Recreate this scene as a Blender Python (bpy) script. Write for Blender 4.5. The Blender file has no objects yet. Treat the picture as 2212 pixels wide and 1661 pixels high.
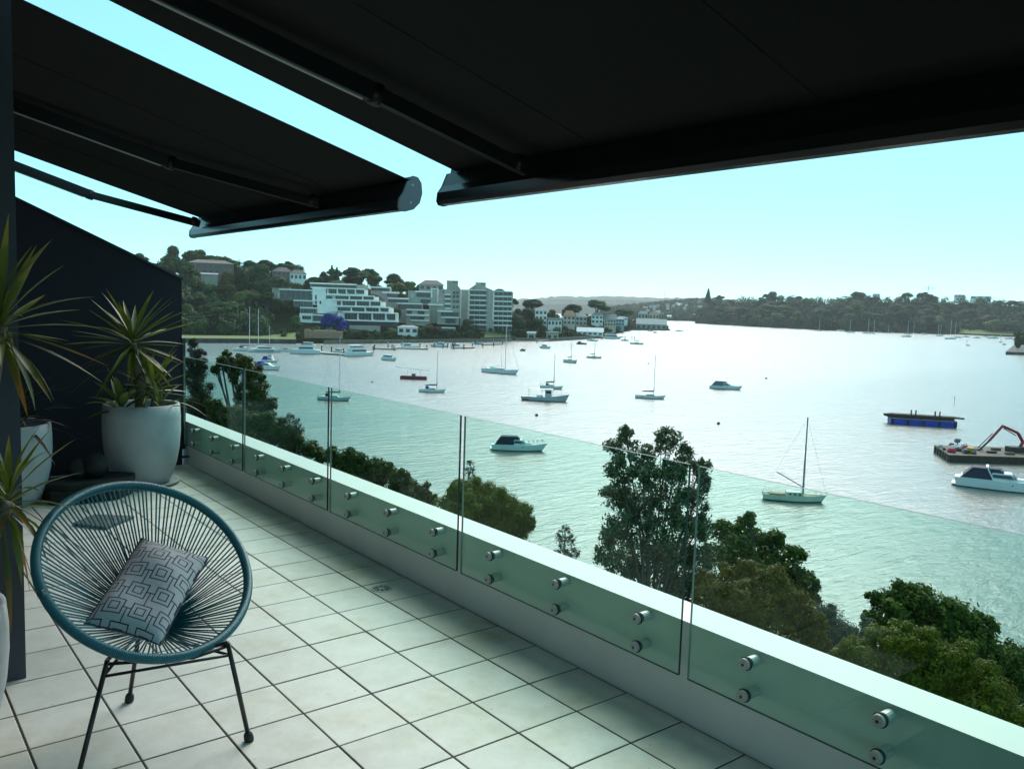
import bpy, math, random
import numpy as np
from mathutils import Vector, Matrix

random.seed(7)
RNG = np.random.default_rng(7)
S = bpy.context.scene
COL = S.collection
rad = math.radians

# ------------------------------------------------------------------ camera
LENS_PX = 1821.0                     # focal length in pixels of a 2212 px wide frame
CAMZ = 1.633
YAW, PITCH, ROLL = rad(38.506), rad(-5.367), rad(1.866)
_f = Vector((math.sin(YAW) * math.cos(PITCH), math.cos(YAW) * math.cos(PITCH), math.sin(PITCH)))
_r0 = Vector((math.cos(YAW), -math.sin(YAW), 0))
_u0 = _r0.cross(_f)
_R = _r0 * math.cos(ROLL) + _u0 * math.sin(ROLL)
_U = -_r0 * math.sin(ROLL) + _u0 * math.cos(ROLL)
cam_data = bpy.data.cameras.new('camera')
cam_data.sensor_width = 36.0
cam_data.lens = LENS_PX / 2212.0 * 36.0
cam_data.clip_start = 0.05
cam_data.clip_end = 30000
cam = bpy.data.objects.new('camera', cam_data)
COL.objects.link(cam)
M = Matrix.Identity(4)
for i in range(3):
    M[i][0], M[i][1], M[i][2] = _R[i], _U[i], -_f[i]
M[0][3], M[1][3], M[2][3] = 0, 0, CAMZ
cam.matrix_world = M
S.camera = cam

# ------------------------------------------------------------------ light
SUN_AZ, SUN_EL = rad(51), rad(39)     # azimuth from +Y towards +X
w = bpy.data.worlds.new('World')
S.world = w
w.use_nodes = True
nt = w.node_tree
bg = nt.nodes['Background']
sky = nt.nodes.new('ShaderNodeTexSky')
sky.sky_type = 'NISHITA'
sky.sun_disc = False
sky.sun_elevation = SUN_EL
sky.sun_rotation = SUN_AZ
sky.altitude = 0
sky.air_density = 0.55
sky.dust_density = 0.2
sky.ozone_density = 1.2
tint = nt.nodes.new('ShaderNodeMix')
tint.data_type = 'RGBA'
tint.blend_type = 'MULTIPLY'
tint.inputs[0].default_value = 1.0
tint.inputs[7].default_value = (0.55, 1.0, 0.95, 1)
nt.links.new(sky.outputs[0], tint.inputs[6])
# thin even cloud veil over the clear sky
veil = nt.nodes.new('ShaderNodeMix')
veil.data_type = 'RGBA'
veil.inputs[0].default_value = 0.5
veil.inputs[7].default_value = (2.5, 5.7, 5.9, 1)
nt.links.new(tint.outputs[2], veil.inputs[6])
nt.links.new(veil.outputs[2], bg.inputs['Color'])
bg.inputs['Strength'].default_value = 0.096
sl = bpy.data.lights.new('sun', 'SUN')
sl.energy = 2.05
sl.angle = rad(48)
sl.color = (1.0, 0.93, 0.87)
sun = bpy.data.objects.new('sun', sl)
COL.objects.link(sun)
sd = Vector((math.sin(SUN_AZ) * math.cos(SUN_EL), math.cos(SUN_AZ) * math.cos(SUN_EL), math.sin(SUN_EL)))
sun.rotation_euler = sd.to_track_quat('Z', 'Y').to_euler()
sun.location = (0, 0, 60)
vs = S.view_settings
S.display_settings.display_device = 'sRGB'
vs.view_transform = 'Standard'
vs.look = 'None'
vs.exposure = 1.17
vs.gamma = 1.0
vs.use_curve_mapping = False
S.render.engine = 'CYCLES'
cy = S.cycles
cy.use_denoising = True
try:
    cy.denoiser = 'OPENIMAGEDENOISE'
except Exception:
    pass
cy.max_bounces = 7
cy.diffuse_bounces = 4
cy.glossy_bounces = 3
cy.transparent_max_bounces = 24
cy.volume_bounces = 1
cy.caustics_reflective = False
cy.caustics_refractive = False
cy.sample_clamp_indirect = 6.0
cy.sample_clamp_direct = 0.0

ZW = -23.4                            # water level below the terrace floor

# ------------------------------------------------------------------ sight lines of the 2212 x 1661 view
CAMP = Vector((0, 0, CAMZ))
def ray(x, y):
    return _f + _R * ((x - 1106.0) / LENS_PX) + _U * ((830.5 - y) / LENS_PX)
def onz(x, y, z):
    d = ray(x, y); return CAMP + d * ((z - CAMZ) / d.z)
def ony(x, y, Y):
    d = ray(x, y); return CAMP + d * (Y / d.y)
def dist(x, y, D):
    d = ray(x, y); return CAMP + d * (D / math.hypot(d.x, d.y))
def onplane(x, y, n, p):
    d = ray(x, y); return CAMP + d * ((Vector(p) - CAMP).dot(n) / d.dot(n))
def hdist(p):
    return math.hypot(p.x, p.y)
def to_px(p):
    d = Vector(p) - CAMP
    q = d.dot(_f)
    return 1106 + LENS_PX * d.dot(_R) / q, 830.5 - LENS_PX * d.dot(_U) / q
def yh(x):
    return 659.0 + (x - 1106.0) * 0.03257

# ------------------------------------------------------------------ mesh helper
class MB:
    def __init__(s):
        s.v = []; s.f = []; s.m = []; s.mi = 0; s.uv = None
    def add(s, vs_, fs):
        b = len(s.v)
        s.v += [tuple(p) for p in vs_]
        for f in fs:
            s.f.append(tuple(b + i for i in f)); s.m.append(s.mi)
    def box(s, x0, x1, y0, y1, z0, z1):
        s.add([(x0, y0, z0), (x1, y0, z0), (x1, y1, z0), (x0, y1, z0), (x0, y0, z1), (x1, y0, z1), (x1, y1, z1), (x0, y1, z1)],
              [(0, 3, 2, 1), (4, 5, 6, 7), (0, 1, 5, 4), (1, 2, 6, 5), (2, 3, 7, 6), (3, 0, 4, 7)])
        return s
    def obox(s, c, ax, ay, az):
        c, ax, ay, az = Vector(c), Vector(ax), Vector(ay), Vector(az)
        p = []
        for k in (-1, 1):
            for (i, j) in ((-1, -1), (1, -1), (1, 1), (-1, 1)):
                p.append(c + ax * i + ay * j + az * k)
        s.add(p, [(0, 3, 2, 1), (4, 5, 6, 7), (0, 1, 5, 4), (1, 2, 6, 5), (2, 3, 7, 6), (3, 0, 4, 7)])
        return s
    def bar(s, a, b, wd, ht, up=(0, 0, 1)):
        a, b = Vector(a), Vector(b)
        d = b - a
        side = d.cross(Vector(up))
        if side.length < 1e-6: side = d.cross(Vector((1, 0, 0)))
        side.normalize()
        u = side.cross(d).normalized()
        return s.obox((a + b) / 2, d / 2, side * wd / 2, u * ht / 2)
    def tube(s, pts, r, n=8, cap=True, closed=False):
        pts = [Vector(p) for p in pts]
        N = len(pts)
        rr = r if isinstance(r, (list, tuple)) else [r] * N
        t0 = (pts[1] - pts[0]).normalized()
        a = t0.orthogonal().normalized()
        rings = []
        for i, p in enumerate(pts):
            if closed: t = (pts[(i + 1) % N] - pts[i - 1]).normalized()
            elif i == 0: t = (pts[1] - pts[0]).normalized()
            elif i == N - 1: t = (pts[-1] - pts[-2]).normalized()
            else: t = (pts[i + 1] - pts[i - 1]).normalized()
            a = (a - t * a.dot(t)).normalized()
            b = t.cross(a)
            rings.append([p + (a * math.cos(2 * math.pi * k / n) + b * math.sin(2 * math.pi * k / n)) * rr[i] for k in range(n)])
        vv = [q for g in rings for q in g]
        ff = []
        for i in range(N if closed else N - 1):
            for k in range(n):
                k2 = (k + 1) % n; i2 = (i + 1) % N
                ff.append((i * n + k, i * n + k2, i2 * n + k2, i2 * n + k))
        if cap and not closed:
            ff.append(tuple(range(n - 1, -1, -1))); ff.append(tuple((N - 1) * n + k for k in range(n)))
        s.add(vv, ff)
        return s
    def lathe(s, prof, n=32, c=(0, 0, 0), caps=True):
        vv = []; ff = []
        for (r, z) in prof:
            for k in range(n):
                a = 2 * math.pi * k / n
                vv.append((c[0] + r * math.cos(a), c[1] + r * math.sin(a), c[2] + z))
        P = len(prof)
        for i in range(P - 1):
            for k in range(n):
                k2 = (k + 1) % n
                ff.append((i * n + k, i * n + k2, (i + 1) * n + k2, (i + 1) * n + k))
        if caps and prof[0][0] > 1e-4: ff.append(tuple(range(n - 1, -1, -1)))
        if caps and prof[-1][0] > 1e-4: ff.append(tuple((P - 1) * n + k for k in range(n)))
        s.add(vv, ff)
        return s
    def prism(s, poly, h0, h1, fn):
        """poly: 2-D outline, extruded h0..h1; fn maps (u, v, h) to 3-D"""
        n = len(poly)
        vv = [fn(u, v, h0) for u, v in poly] + [fn(u, v, h1) for u, v in poly]
        ff = [tuple(range(n - 1, -1, -1)), tuple(range(n, 2 * n))]
        for k in range(n):
            k2 = (k + 1) % n
            ff.append((k, k2, n + k2, n + k))
        s.add(vv, ff)
        return s
    def blob(s, c, rx, ry, rz, n=8, m=6, jit=0.0):
        vv = []; ff = []
        for i in range(1, m):
            th = math.pi * i / m
            for k in range(n):
                a = 2 * math.pi * k / n
                j = 1 + random.uniform(-jit, jit)
                vv.append((c[0] + rx * math.sin(th) * math.cos(a) * j, c[1] + ry * math.sin(th) * math.sin(a) * j, c[2] + rz * math.cos(th) * j))
        t = len(vv); vv.append((c[0], c[1], c[2] + rz)); b = len(vv); vv.append((c[0], c[1], c[2] - rz))
        for i in range(m - 2):
            for k in range(n):
                k2 = (k + 1) % n
                ff.append((i * n + k, (i + 1) * n + k, (i + 1) * n + k2, i * n + k2))
        for k in range(n):
            k2 = (k + 1) % n
            ff.append((t, k, k2)); ff.append((b, (m - 2) * n + k2, (m - 2) * n + k))
        s.add(vv, ff)
        return s
    def mesh(s, name, mats, smooth=False):
        me = bpy.data.meshes.new(name)
        me.from_pydata(s.v, [], s.f)
        for m in (mats if isinstance(mats, (list, tuple)) else [mats]): me.materials.append(m)
        if any(s.m): me.polygons.foreach_set('material_index', s.m)
        if smooth: me.polygons.foreach_set('use_smooth', [True] * len(s.f))
        me.update()
        return me
    def build(s, name, mats, parent=None, smooth=False, world=False):
        o = bpy.data.objects.new(name, s.mesh(name, mats, smooth))
        COL.objects.link(o)
        if parent is not None: attach(o, parent, world)
        return o

def attach(o, parent, world=False):
    o.parent = parent
    if world:
        pm = Matrix.Identity(4); q = parent
        while q is not None:
            pm = q.matrix_basis @ pm
            q = q.parent
        o.data.transform(pm.inverted())

def tag(o, label=None, cat=None, group=None, kind=None):
    if label: o['label'] = label
    if cat: o['category'] = cat
    if group: o['group'] = group
    if kind: o['kind'] = kind
    return o
def thing(name, label, cat, loc=(0, 0, 0), rz=0.0, group=None):
    o = bpy.data.objects.new(name, None)
    COL.objects.link(o)
    o.location = loc; o.rotation_euler = (0, 0, rz); o.empty_display_size = 0.1
    return tag(o, label, cat, group)
def structure(name, mb, m, smooth=False):
    return tag(mb.build(name, m, None, smooth), kind='structure')
def copy_tree(o, parent=None):
    c = o.copy(); COL.objects.link(c)
    if parent is not None: c.parent = parent
    for ch in list(o.children): copy_tree(ch, c)
    return c

# ------------------------------------------------------------------ materials
def mat(name, col, rough=0.6, metal=0.0, var=0.0, scale=4.0, bump=0.0, bscale=None, spec=0.5, col2=None, objrand=0.0, coord='Object', detail=4):
    m = bpy.data.materials.new(name); m.use_nodes = True
    t = m.node_tree; b = t.nodes['Principled BSDF']
    b.inputs['Base Color'].default_value = (*col, 1)
    b.inputs['Roughness'].default_value = rough
    b.inputs['Metallic'].default_value = metal
    b.inputs['Specular IOR Level'].default_value = spec
    co = t.nodes.new('ShaderNodeTexCoord')
    out = None
    if var > 0 or col2:
        n = t.nodes.new('ShaderNodeTexNoise'); n.inputs['Scale'].default_value = scale; n.inputs['Detail'].default_value = detail
        t.links.new(co.outputs[coord], n.inputs['Vector'])
        r = t.nodes.new('ShaderNodeValToRGB')
        a = col2 if col2 else tuple(c * (1 - var) for c in col)
        bcol = col if col2 else tuple(min(1, c * (1 + var)) for c in col)
        r.color_ramp.elements[0].color = (*a, 1); r.color_ramp.elements[1].color = (*bcol, 1)
        r.color_ramp.elements[0].position = 0.3; r.color_ramp.elements[1].position = 0.7
        t.links.new(n.outputs['Fac'], r.inputs['Fac'])
        out = r.outputs['Color']
    if objrand > 0:
        oi = t.nodes.new('ShaderNodeObjectInfo')
        mr = t.nodes.new('ShaderNodeMapRange')
        mr.inputs['To Min'].default_value = 1 - objrand; mr.inputs['To Max'].default_value = 1 + objrand
        t.links.new(oi.outputs['Random'], mr.inputs['Value'])
        mx = t.nodes.new('ShaderNodeMix'); mx.data_type = 'RGBA'; mx.blend_type = 'MULTIPLY'; mx.inputs[0].default_value = 1
        if out: t.links.new(out, mx.inputs[6])
        else: mx.inputs[6].default_value = (*col, 1)
        t.links.new(mr.outputs[0], mx.inputs[7])
        out = mx.outputs[2]
    if out: t.links.new(out, b.inputs['Base Color'])
    if bump > 0:
        n2 = t.nodes.new('ShaderNodeTexNoise'); n2.inputs['Scale'].default_value = bscale or scale * 6; n2.inputs['Detail'].default_value = 5
        t.links.new(co.outputs[coord], n2.inputs['Vector'])
        bp = t.nodes.new('ShaderNodeBump'); bp.inputs['Strength'].default_value = bump; bp.inputs['Distance'].default_value = 0.01
        t.links.new(n2.outputs['Fac'], bp.inputs['Height']); t.links.new(bp.outputs[0], b.inputs['Normal'])
    return m

def leaf_mat(name, ca, cb, cc=None, rough=0.5, transl=0.3, objrand=0.0, spec=0.12):
    """colour varies leaf by leaf (random per mesh island)"""
    m = bpy.data.materials.new(name); m.use_nodes = True
    t = m.node_tree; b = t.nodes['Principled BSDF']
    g = t.nodes.new('ShaderNodeNewGeometry')
    r = t.nodes.new('ShaderNodeValToRGB')
    r.color_ramp.elements[0].color = (*ca, 1); r.color_ramp.elements[1].color = (*cb, 1)
    r.color_ramp.elements[0].position = 0.0; r.color_ramp.elements[1].position = 0.75
    if cc:
        e = r.color_ramp.elements.new(1.0); e.color = (*cc, 1)
    t.links.new(g.outputs['Random Per Island'], r.inputs['Fac'])
    src = r.outputs['Color']
    if objrand:
        oi = t.nodes.new('ShaderNodeObjectInfo')
        hs = t.nodes.new('ShaderNodeHueSaturation')
        a = t.nodes.new('ShaderNodeMapRange'); a.inputs['To Min'].default_value = 0.5 - 0.03; a.inputs['To Max'].default_value = 0.5 + 0.025
        v = t.nodes.new('ShaderNodeMapRange'); v.inputs['To Min'].default_value = 1 - objrand; v.inputs['To Max'].default_value = 1 + objrand
        wn = t.nodes.new('ShaderNodeTexWhiteNoise'); wn.noise_dimensions = '1D'
        t.links.new(oi.outputs['Random'], wn.inputs['W'])
        t.links.new(oi.outputs['Random'], a.inputs['Value']); t.links.new(wn.outputs['Value'], v.inputs['Value'])
        t.links.new(a.outputs[0], hs.inputs['Hue']); t.links.new(v.outputs[0], hs.inputs['Value'])
        t.links.new(src, hs.inputs['Color']); src = hs.outputs['Color']
    t.links.new(src, b.inputs['Base Color'])
    b.inputs['Roughness'].default_value = rough
    b.inputs['Specular IOR Level'].default_value = spec
    tr = t.nodes.new('ShaderNodeBsdfTranslucent'); t.links.new(src, tr.inputs['Color'])
    mx = t.nodes.new('ShaderNodeMixShader'); mx.inputs[0].default_value = transl
    t.links.new(b.outputs[0], mx.inputs[1]); t.links.new(tr.outputs[0], mx.inputs[2])
    t.links.new(mx.outputs[0], t.nodes['Material Output'].inputs['Surface'])
    return m

def glass_pane_mat(name, col):
    """thin tinted sheet: tinted see-through plus Fresnel mirror"""
    m = bpy.data.materials.new(name); m.use_nodes = True
    t = m.node_tree; t.nodes.remove(t.nodes['Principled BSDF'])
    tr = t.nodes.new('ShaderNodeBsdfTransparent'); tr.inputs['Color'].default_value = (*col, 1)
    gl = t.nodes.new('ShaderNodeBsdfGlossy'); gl.inputs['Roughness'].default_value = 0.02
    gl.inputs['Color'].default_value = (0.8, 0.85, 0.83, 1)
    lw = t.nodes.new('ShaderNodeLayerWeight'); lw.inputs['Blend'].default_value = 0.5
    pw = t.nodes.new('ShaderNodeMath'); pw.operation = 'POWER'; pw.inputs[1].default_value = 5.0
    fr = t.nodes.new('ShaderNodeMath'); fr.operation = 'MULTIPLY_ADD'; fr.inputs[1].default_value = 0.30; fr.inputs[2].default_value = 0.02
    t.links.new(lw.outputs['Facing'], pw.inputs[0]); t.links.new(pw.outputs[0], fr.inputs[0])
    mx = t.nodes.new('ShaderNodeMixShader')
    t.links.new(fr.outputs[0], mx.inputs[0]); t.links.new(tr.outputs[0], mx.inputs[1]); t.links.new(gl.outputs[0], mx.inputs[2])
    t.links.new(mx.outputs[0], t.nodes['Material Output'].inputs['Surface'])
    return m

def tile_material(name, base, stain_amt):
    m = mat(name, base, 0.55)
    t = m.node_tree; b = t.nodes['Principled BSDF']; N = t.nodes.new; L = t.links.new
    g = N('ShaderNodeNewGeometry'); oi = N('ShaderNodeObjectInfo')
    def noise(sc, det, rgh=.55):
        n = N('ShaderNodeTexNoise'); n.inputs['Scale'].default_value = sc; n.inputs['Detail'].default_value = det; n.inputs['Roughness'].default_value = rgh
        L(g.outputs['Position'], n.inputs['Vector']); return n.outputs['Fac']
    def ramp(f, p0, c0, p1, c1):
        r = N('ShaderNodeValToRGB'); r.color_ramp.elements[0].position = p0; r.color_ramp.elements[0].color = (*c0, 1); r.color_ramp.elements[1].position = p1; r.color_ramp.elements[1].color = (*c1, 1)
        L(f, r.inputs['Fac']); return r.outputs['Color']
    def mul(a_, b_, f=1.0):
        q = N('ShaderNodeMix'); q.data_type = 'RGBA'; q.blend_type = 'MULTIPLY'; q.inputs[0].default_value = f
        L(a_, q.inputs[6]); L(b_, q.inputs[7]); return q.outputs[2]
    c = ramp(noise(9, 6, .65), .32, tuple(x * .90 for x in base), .68, tuple(min(1, x * 1.06) for x in base))
    st = ramp(noise(1.7, 5, .7), .50, (1, 1, 1), .72, (1 - .22 * stain_amt, 1 - .27 * stain_amt, 1 - .42 * stain_amt))
    c = mul(c, st)
    sp = ramp(noise(46, 2), .715, (1, 1, 1), .75, (.45, .42, .36)); c = mul(c, sp, .8)
    mr = N('ShaderNodeMapRange'); mr.inputs['To Min'].default_value = .93; mr.inputs['To Max'].default_value = 1.06
    L(oi.outputs['Random'], mr.inputs['Value']); c = mul(c, mr.outputs[0])
    L(c, b.inputs['Base Color'])
    bp = N('ShaderNodeBump'); bp.inputs['Strength'].default_value = .06; bp.inputs['Distance'].default_value = .01
    L(noise(70, 4), bp.inputs['Height']); L(bp.outputs[0], b.inputs['Normal'])
    return m
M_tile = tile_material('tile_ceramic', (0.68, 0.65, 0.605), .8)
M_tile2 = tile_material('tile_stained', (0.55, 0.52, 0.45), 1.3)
M_grout = mat('grout', (0.042, 0.033, 0.020), 0.95, var=0.35, scale=9)
M_render = mat('parapet_render', (0.62, 0.63, 0.61), 0.75, var=0.05, scale=3, bump=0.12, bscale=140)
M_coping = mat('coping_white', (0.60, 0.60, 0.58), 0.5, var=0.03, scale=2)
M_navy = mat('navy_render', (0.0105, 0.0088, 0.019), 0.75, var=0.15, scale=2.5, bump=0.15, bscale=120)
M_colm = mat('column_render', (0.050, 0.053, 0.068), 0.75, var=0.12, scale=3, bump=0.15, bscale=120)
M_glass = glass_pane_mat('balustrade_glass', (0.84, 0.958, 0.912))
M_gedge = mat('glass_edge', (0.012, 0.03, 0.026), 0.15)
M_gtop = mat('glass_top_edge', (0.06, 0.13, 0.12), 0.6, spec=0.15)
M_gfar = mat('glass_far_edge', (0.20, 0.22, 0.19), 0.4)
M_steel = mat('brushed_steel', (0.50, 0.50, 0.48), 0.40, 0.25)
M_rubber = mat('black_rubber', (0.01, 0.01, 0.01), 0.6)
M_fabric = mat('awning_fabric', (0.0075, 0.0078, 0.0078), 0.92, var=0.2, scale=40, bump=0.1, bscale=900)
M_awbar = mat('awning_bar_paint', (0.012, 0.012, 0.014), 0.22)
M_arm = mat('awning_arm_paint', (0.010, 0.010, 0.011), 0.4)
M_cap = mat('awning_cap_grey', (0.16, 0.17, 0.19), 0.5)
M_pot = mat('pot_white_glaze', (0.36, 0.375, 0.39), 0.55, var=0.09, scale=6, bump=0.15, bscale=90)
M_soil = mat('soil', (0.03, 0.022, 0.015), 0.95, var=0.5, scale=20, bump=0.5, bscale=60)
M_bark = mat('yucca_bark', (0.16, 0.13, 0.09), 0.9, var=0.4, scale=14, bump=0.5, bscale=50)
M_slate = mat('dark_stone', (0.014, 0.0135, 0.013), 0.8, var=0.4, scale=9, bump=0.5, bscale=40)
M_capst = mat('standoff_cap', (0.36, 0.36, 0.34), 0.45, 0.0)
M_slab = mat('patch_grey', (0.10, 0.105, 0.10), 0.75, var=0.25, scale=9, bump=0.3, bscale=50)
M_black = mat('black_paint', (0.012, 0.012, 0.013), 0.4)
M_white = mat('white_paint', (0.80, 0.80, 0.78), 0.45, var=0.05, scale=1.0)

# ------------------------------------------------------------------ haze (even, closed box round everything)
hz = bpy.data.materials.new('haze'); hz.use_nodes = True
ht = hz.node_tree; ht.nodes.remove(ht.nodes['Principled BSDF'])
pv = ht.nodes.new('ShaderNodeVolumePrincipled')
pv.inputs['Color'].default_value = (0.90, 0.95, 1.0, 1)
pv.inputs['Density'].default_value = 0.00005
pv.inputs['Anisotropy'].default_value = 0.3
ht.links.new(pv.outputs[0], ht.nodes['Material Output'].inputs['Volume'])
hb = MB().box(-7500, 7500, -900, 8200, ZW - 8, 185)
tag(hb.build('haze', hz), kind='stuff')

# ================================================================== THE SETTING: water and land
def water_material():
    m = bpy.data.materials.new('water'); m.use_nodes = True
    t = m.node_tree; b = t.nodes['Principled BSDF']
    b.inputs['Base Color'].default_value = (0.095, 0.12, 0.10, 1)
    b.inputs['Roughness'].default_value = 0.27
    b.inputs['IOR'].default_value = 1.33
    b.inputs['Specular IOR Level'].default_value = 0.5
    co = t.nodes.new('ShaderNodeTexCoord')
    def wave(scale, rot, stretch, detail, rough=0.55):
        mp = t.nodes.new('ShaderNodeMapping'); mp.inputs['Scale'].default_value = (scale * stretch, scale, scale)
        mp.inputs['Rotation'].default_value = (0, 0, rot)
        n = t.nodes.new('ShaderNodeTexNoise'); n.inputs['Scale'].default_value = 1.0; n.inputs['Detail'].default_value = detail
        n.inputs['Roughness'].default_value = rough; n.inputs['Distortion'].default_value = 0.6
        t.links.new(co.outputs['Object'], mp.inputs[0]); t.links.new(mp.outputs[0], n.inputs['Vector'])
        return n.outputs['Fac']
    def math_(op, a, b_):
        q = t.nodes.new('ShaderNodeMath'); q.operation = op
        for i, z in enumerate((a, b_)):
            if isinstance(z, (int, float)): q.inputs[i].default_value = z
            else: t.links.new(z, q.inputs[i])
        return q.outputs[0]
    # wind lanes change how rough the surface is
    lane = wave(0.006, rad(20), 0.25, 3)
    amp = t.nodes.new('ShaderNodeMapRange'); amp.inputs['From Min'].default_value = 0.35; amp.inputs['From Max'].default_value = 0.65
    amp.inputs['To Min'].default_value = 0.55; amp.inputs['To Max'].default_value = 1.2
    t.links.new(lane, amp.inputs['Value'])
    h = math_('ADD', math_('MULTIPLY', wave(0.8, rad(35), 0.28, 3), 0.52), math_('MULTIPLY', wave(2.2, rad(26), 0.35, 3), 0.22))
    h = math_('ADD', h, math_('MULTIPLY', wave(0.16, rad(48), 0.5, 2), 0.40))
    h = math_('MULTIPLY', h, amp.outputs[0])
    bp = t.nodes.new('ShaderNodeBump'); bp.inputs['Strength'].default_value = 0.85; bp.inputs['Distance'].default_value = 0.5
    t.links.new(h, bp.inputs['Height']); t.links.new(bp.outputs[0], b.inputs['Normal'])
    return m
M_water = water_material()
wb = MB(); wb.add([(-7400, -850, ZW), (7400, -850, ZW), (7400, 8100, ZW), (-7400, 8100, ZW)], [(0, 1, 2, 3)])
structure('water', wb, M_water)

M_bush = mat('bush_ground', (0.010, 0.018, 0.006), 1.0, spec=0.0, col2=(0.018, 0.022, 0.010), scale=0.05, bump=0.0)
M_lawn = mat('lawn', (0.13, 0.17, 0.035), 0.95, col2=(0.10, 0.13, 0.03), scale=0.2)
M_far = mat('distant_hill', (0.05, 0.065, 0.05), 0.95, col2=(0.09, 0.09, 0.08), scale=0.012)

def hdir(x):
    d = ray(x, yh(x)); return Vector((d.x, d.y, 0)).normalized()
def zpix(x, y, D):
    return dist(x, y, D).z

class Bank:
    """land rising from a shoreline (given by its pixels on the water) to a ridge"""
    def __init__(s, shore, ridge_y, depth, tree_h, power=1.3, behind=350, flat=0.0):
        s.sx = [p[0] for p in shore]; s.sy = [p[1] for p in shore]
        s.rx = [p[0] for p in ridge_y]; s.ry = [p[1] for p in ridge_y]
        s.dx = [p[0] for p in depth]; s.dd = [p[1] for p in depth]
        s.th = tree_h; s.pw = power; s.bh = behind; s.flat = flat
    def D0(s, x):
        return hdist(onz(x, np.interp(x, s.sx, s.sy), ZW))
    def D1(s, x):
        return s.D0(x) + np.interp(x, s.dx, s.dd)
    def z(s, x, D):
        d0, d1 = s.D0(x), s.D1(x)
        zr = max(ZW + 2.5, zpix(x, np.interp(x, s.rx, s.ry), d1) - s.th)
        t = (D - d0) / (d1 - d0)
        fl = s.flat(x) if callable(s.flat) else s.flat
        if t <= 1:
            q = max(0, (t - fl) / (1 - fl)) ** s.pw
            return ZW + 1.6 + (zr - ZW - 1.6) * q
        return zr - (t - 1) * (zr - ZW) * 0.25
    def at(s, x, D):
        p = hdir(x) * D; return Vector((p.x, p.y, s.z(x, D)))
    def build(s, name, m, xs, rows=16):
        mb = MB(); vv = []; n = len(xs)
        for i, x in enumerate(xs):
            d0, d1 = s.D0(x), s.D1(x)
            p = hdir(x) * d0
            vv.append((p.x, p.y, ZW - 1.5))
            for k in range(rows):
                t = k / (rows - 1)
                D = d0 + (d1 - d0) * t * 1.0
                q = s.at(x, D + 0.3); vv.append(tuple(q))
            q = s.at(x, d1 + s.bh); vv.append((q.x, q.y, q.z))
            q = s.at(x, d1 + s.bh + 30); vv.append((q.x, q.y, ZW - 2))
        R = rows + 3
        ff = [(i * R + k, (i + 1) * R + k, (i + 1) * R + k + 1, i * R + k + 1) for i in range(n - 1) for k in range(R - 1)]
        mb.add(vv, ff)
        return structure(name, mb, m, True)

LEFT = Bank(
    [(150, 735), (425, 739.5), (536, 740), (704, 742), (804, 741), (928, 739), (1034, 738), (1108, 735), (1186, 736), (1261, 732), (1303, 729), (1330, 722), (1370, 712.5), (1446, 713)],
    [(150, 545), (300, 548), (425, 550), (536, 556), (650, 580), (760, 588), (860, 602), (928, 616), (1034, 640), (1108, 655), (1186, 660), (1261, 664), (1305, 668), (1370, 682), (1446, 708)],
    [(150, 260), (536, 240), (800, 230), (928, 200), (1034, 170), (1108, 150), (1261, 150), (1330, 150), (1446, 60)],
    12.0, 1.25, 300, lambda x: float(np.interp(x, [560, 640], [0.16, 0.04])))
LEFT.build('left_hillside', M_bush, list(np.arange(150, 1447, 18)) + [1446])
RIGHT = Bank(
    [(1503, 699), (1600, 704), (1784, 713.7), (1950, 719.6), (2064, 722.5), (2196, 728), (2420, 736), (2900, 752)],
    [(1503, 655), (1560, 642), (1657, 636), (1719, 638), (1801, 642), (1850, 636), (1917, 638), (1994, 634), (2020, 640), (2086, 641), (2208, 646), (2420, 652), (2900, 672)],
    [(1503, 260), (2420, 330)], 15.0, 0.9, 400, lambda x: float(np.interp(x, [2040, 2080, 2190, 2215], [0.02, 0.16, 0.16, 0.02])))
RIGHT.build('right_bank', M_bush, list(np.arange(1503, 2860, 20)))
FAR = Bank(
    [(1300, 690), (1400, 692), (1470, 693.5), (1560, 695)],
    [(1300, 664), (1380, 656), (1440, 650), (1500, 645), (1560, 643)],
    [(1300, 900), (1560, 900)], 9.0, 0.9, 500, 0.0)
FAR.build('far_hillside', M_bush, list(np.arange(1300, 1561, 20)))

def ridge(name, D, prof, m, thick=900):
    mb = MB(); vv = []
    for (x, y) in prof:
        a = hdir(x)
        zt = zpix(x, y, D)
        for (dd, z) in ((0, ZW - 1), (thick * 0.25, ZW + (zt - ZW) * 0.75), (thick * 0.5, zt), (thick, ZW + (zt - ZW) * 0.8), (thick * 1.2, ZW - 1)):
            p = a * (D - thick * 0.5 + dd); vv.append((p.x, p.y, z))
    n = len(prof)
    ff = [(i * 5 + k, (i + 1) * 5 + k, (i + 1) * 5 + k + 1, i * 5 + k + 1) for i in range(n - 1) for k in range(4)]
    mb.add(vv, ff)
    return structure(name, mb, m, False)
rp = []
for x in range(1000, 2700, 9):
    base = np.interp(x, [1000, 1150, 1200, 1260, 1330, 1420, 1500, 1700, 2000, 2700], [650, 645, 640, 641, 640, 643, 644, 652, 662, 690])
    rp.append((x, base + random.uniform(-1.6, 1.6)))
ridge('distant_ridge', 5200, rp, M_far)
rp = [(x, np.interp(x, [1100, 1180, 1300, 1420, 1500], [655, 651, 650, 653, 655]) + random.uniform(-1.5, 1.5)) for x in range(1100, 1520, 8)]
ridge('middle_ridge', 3300, rp, M_far, 600)

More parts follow.
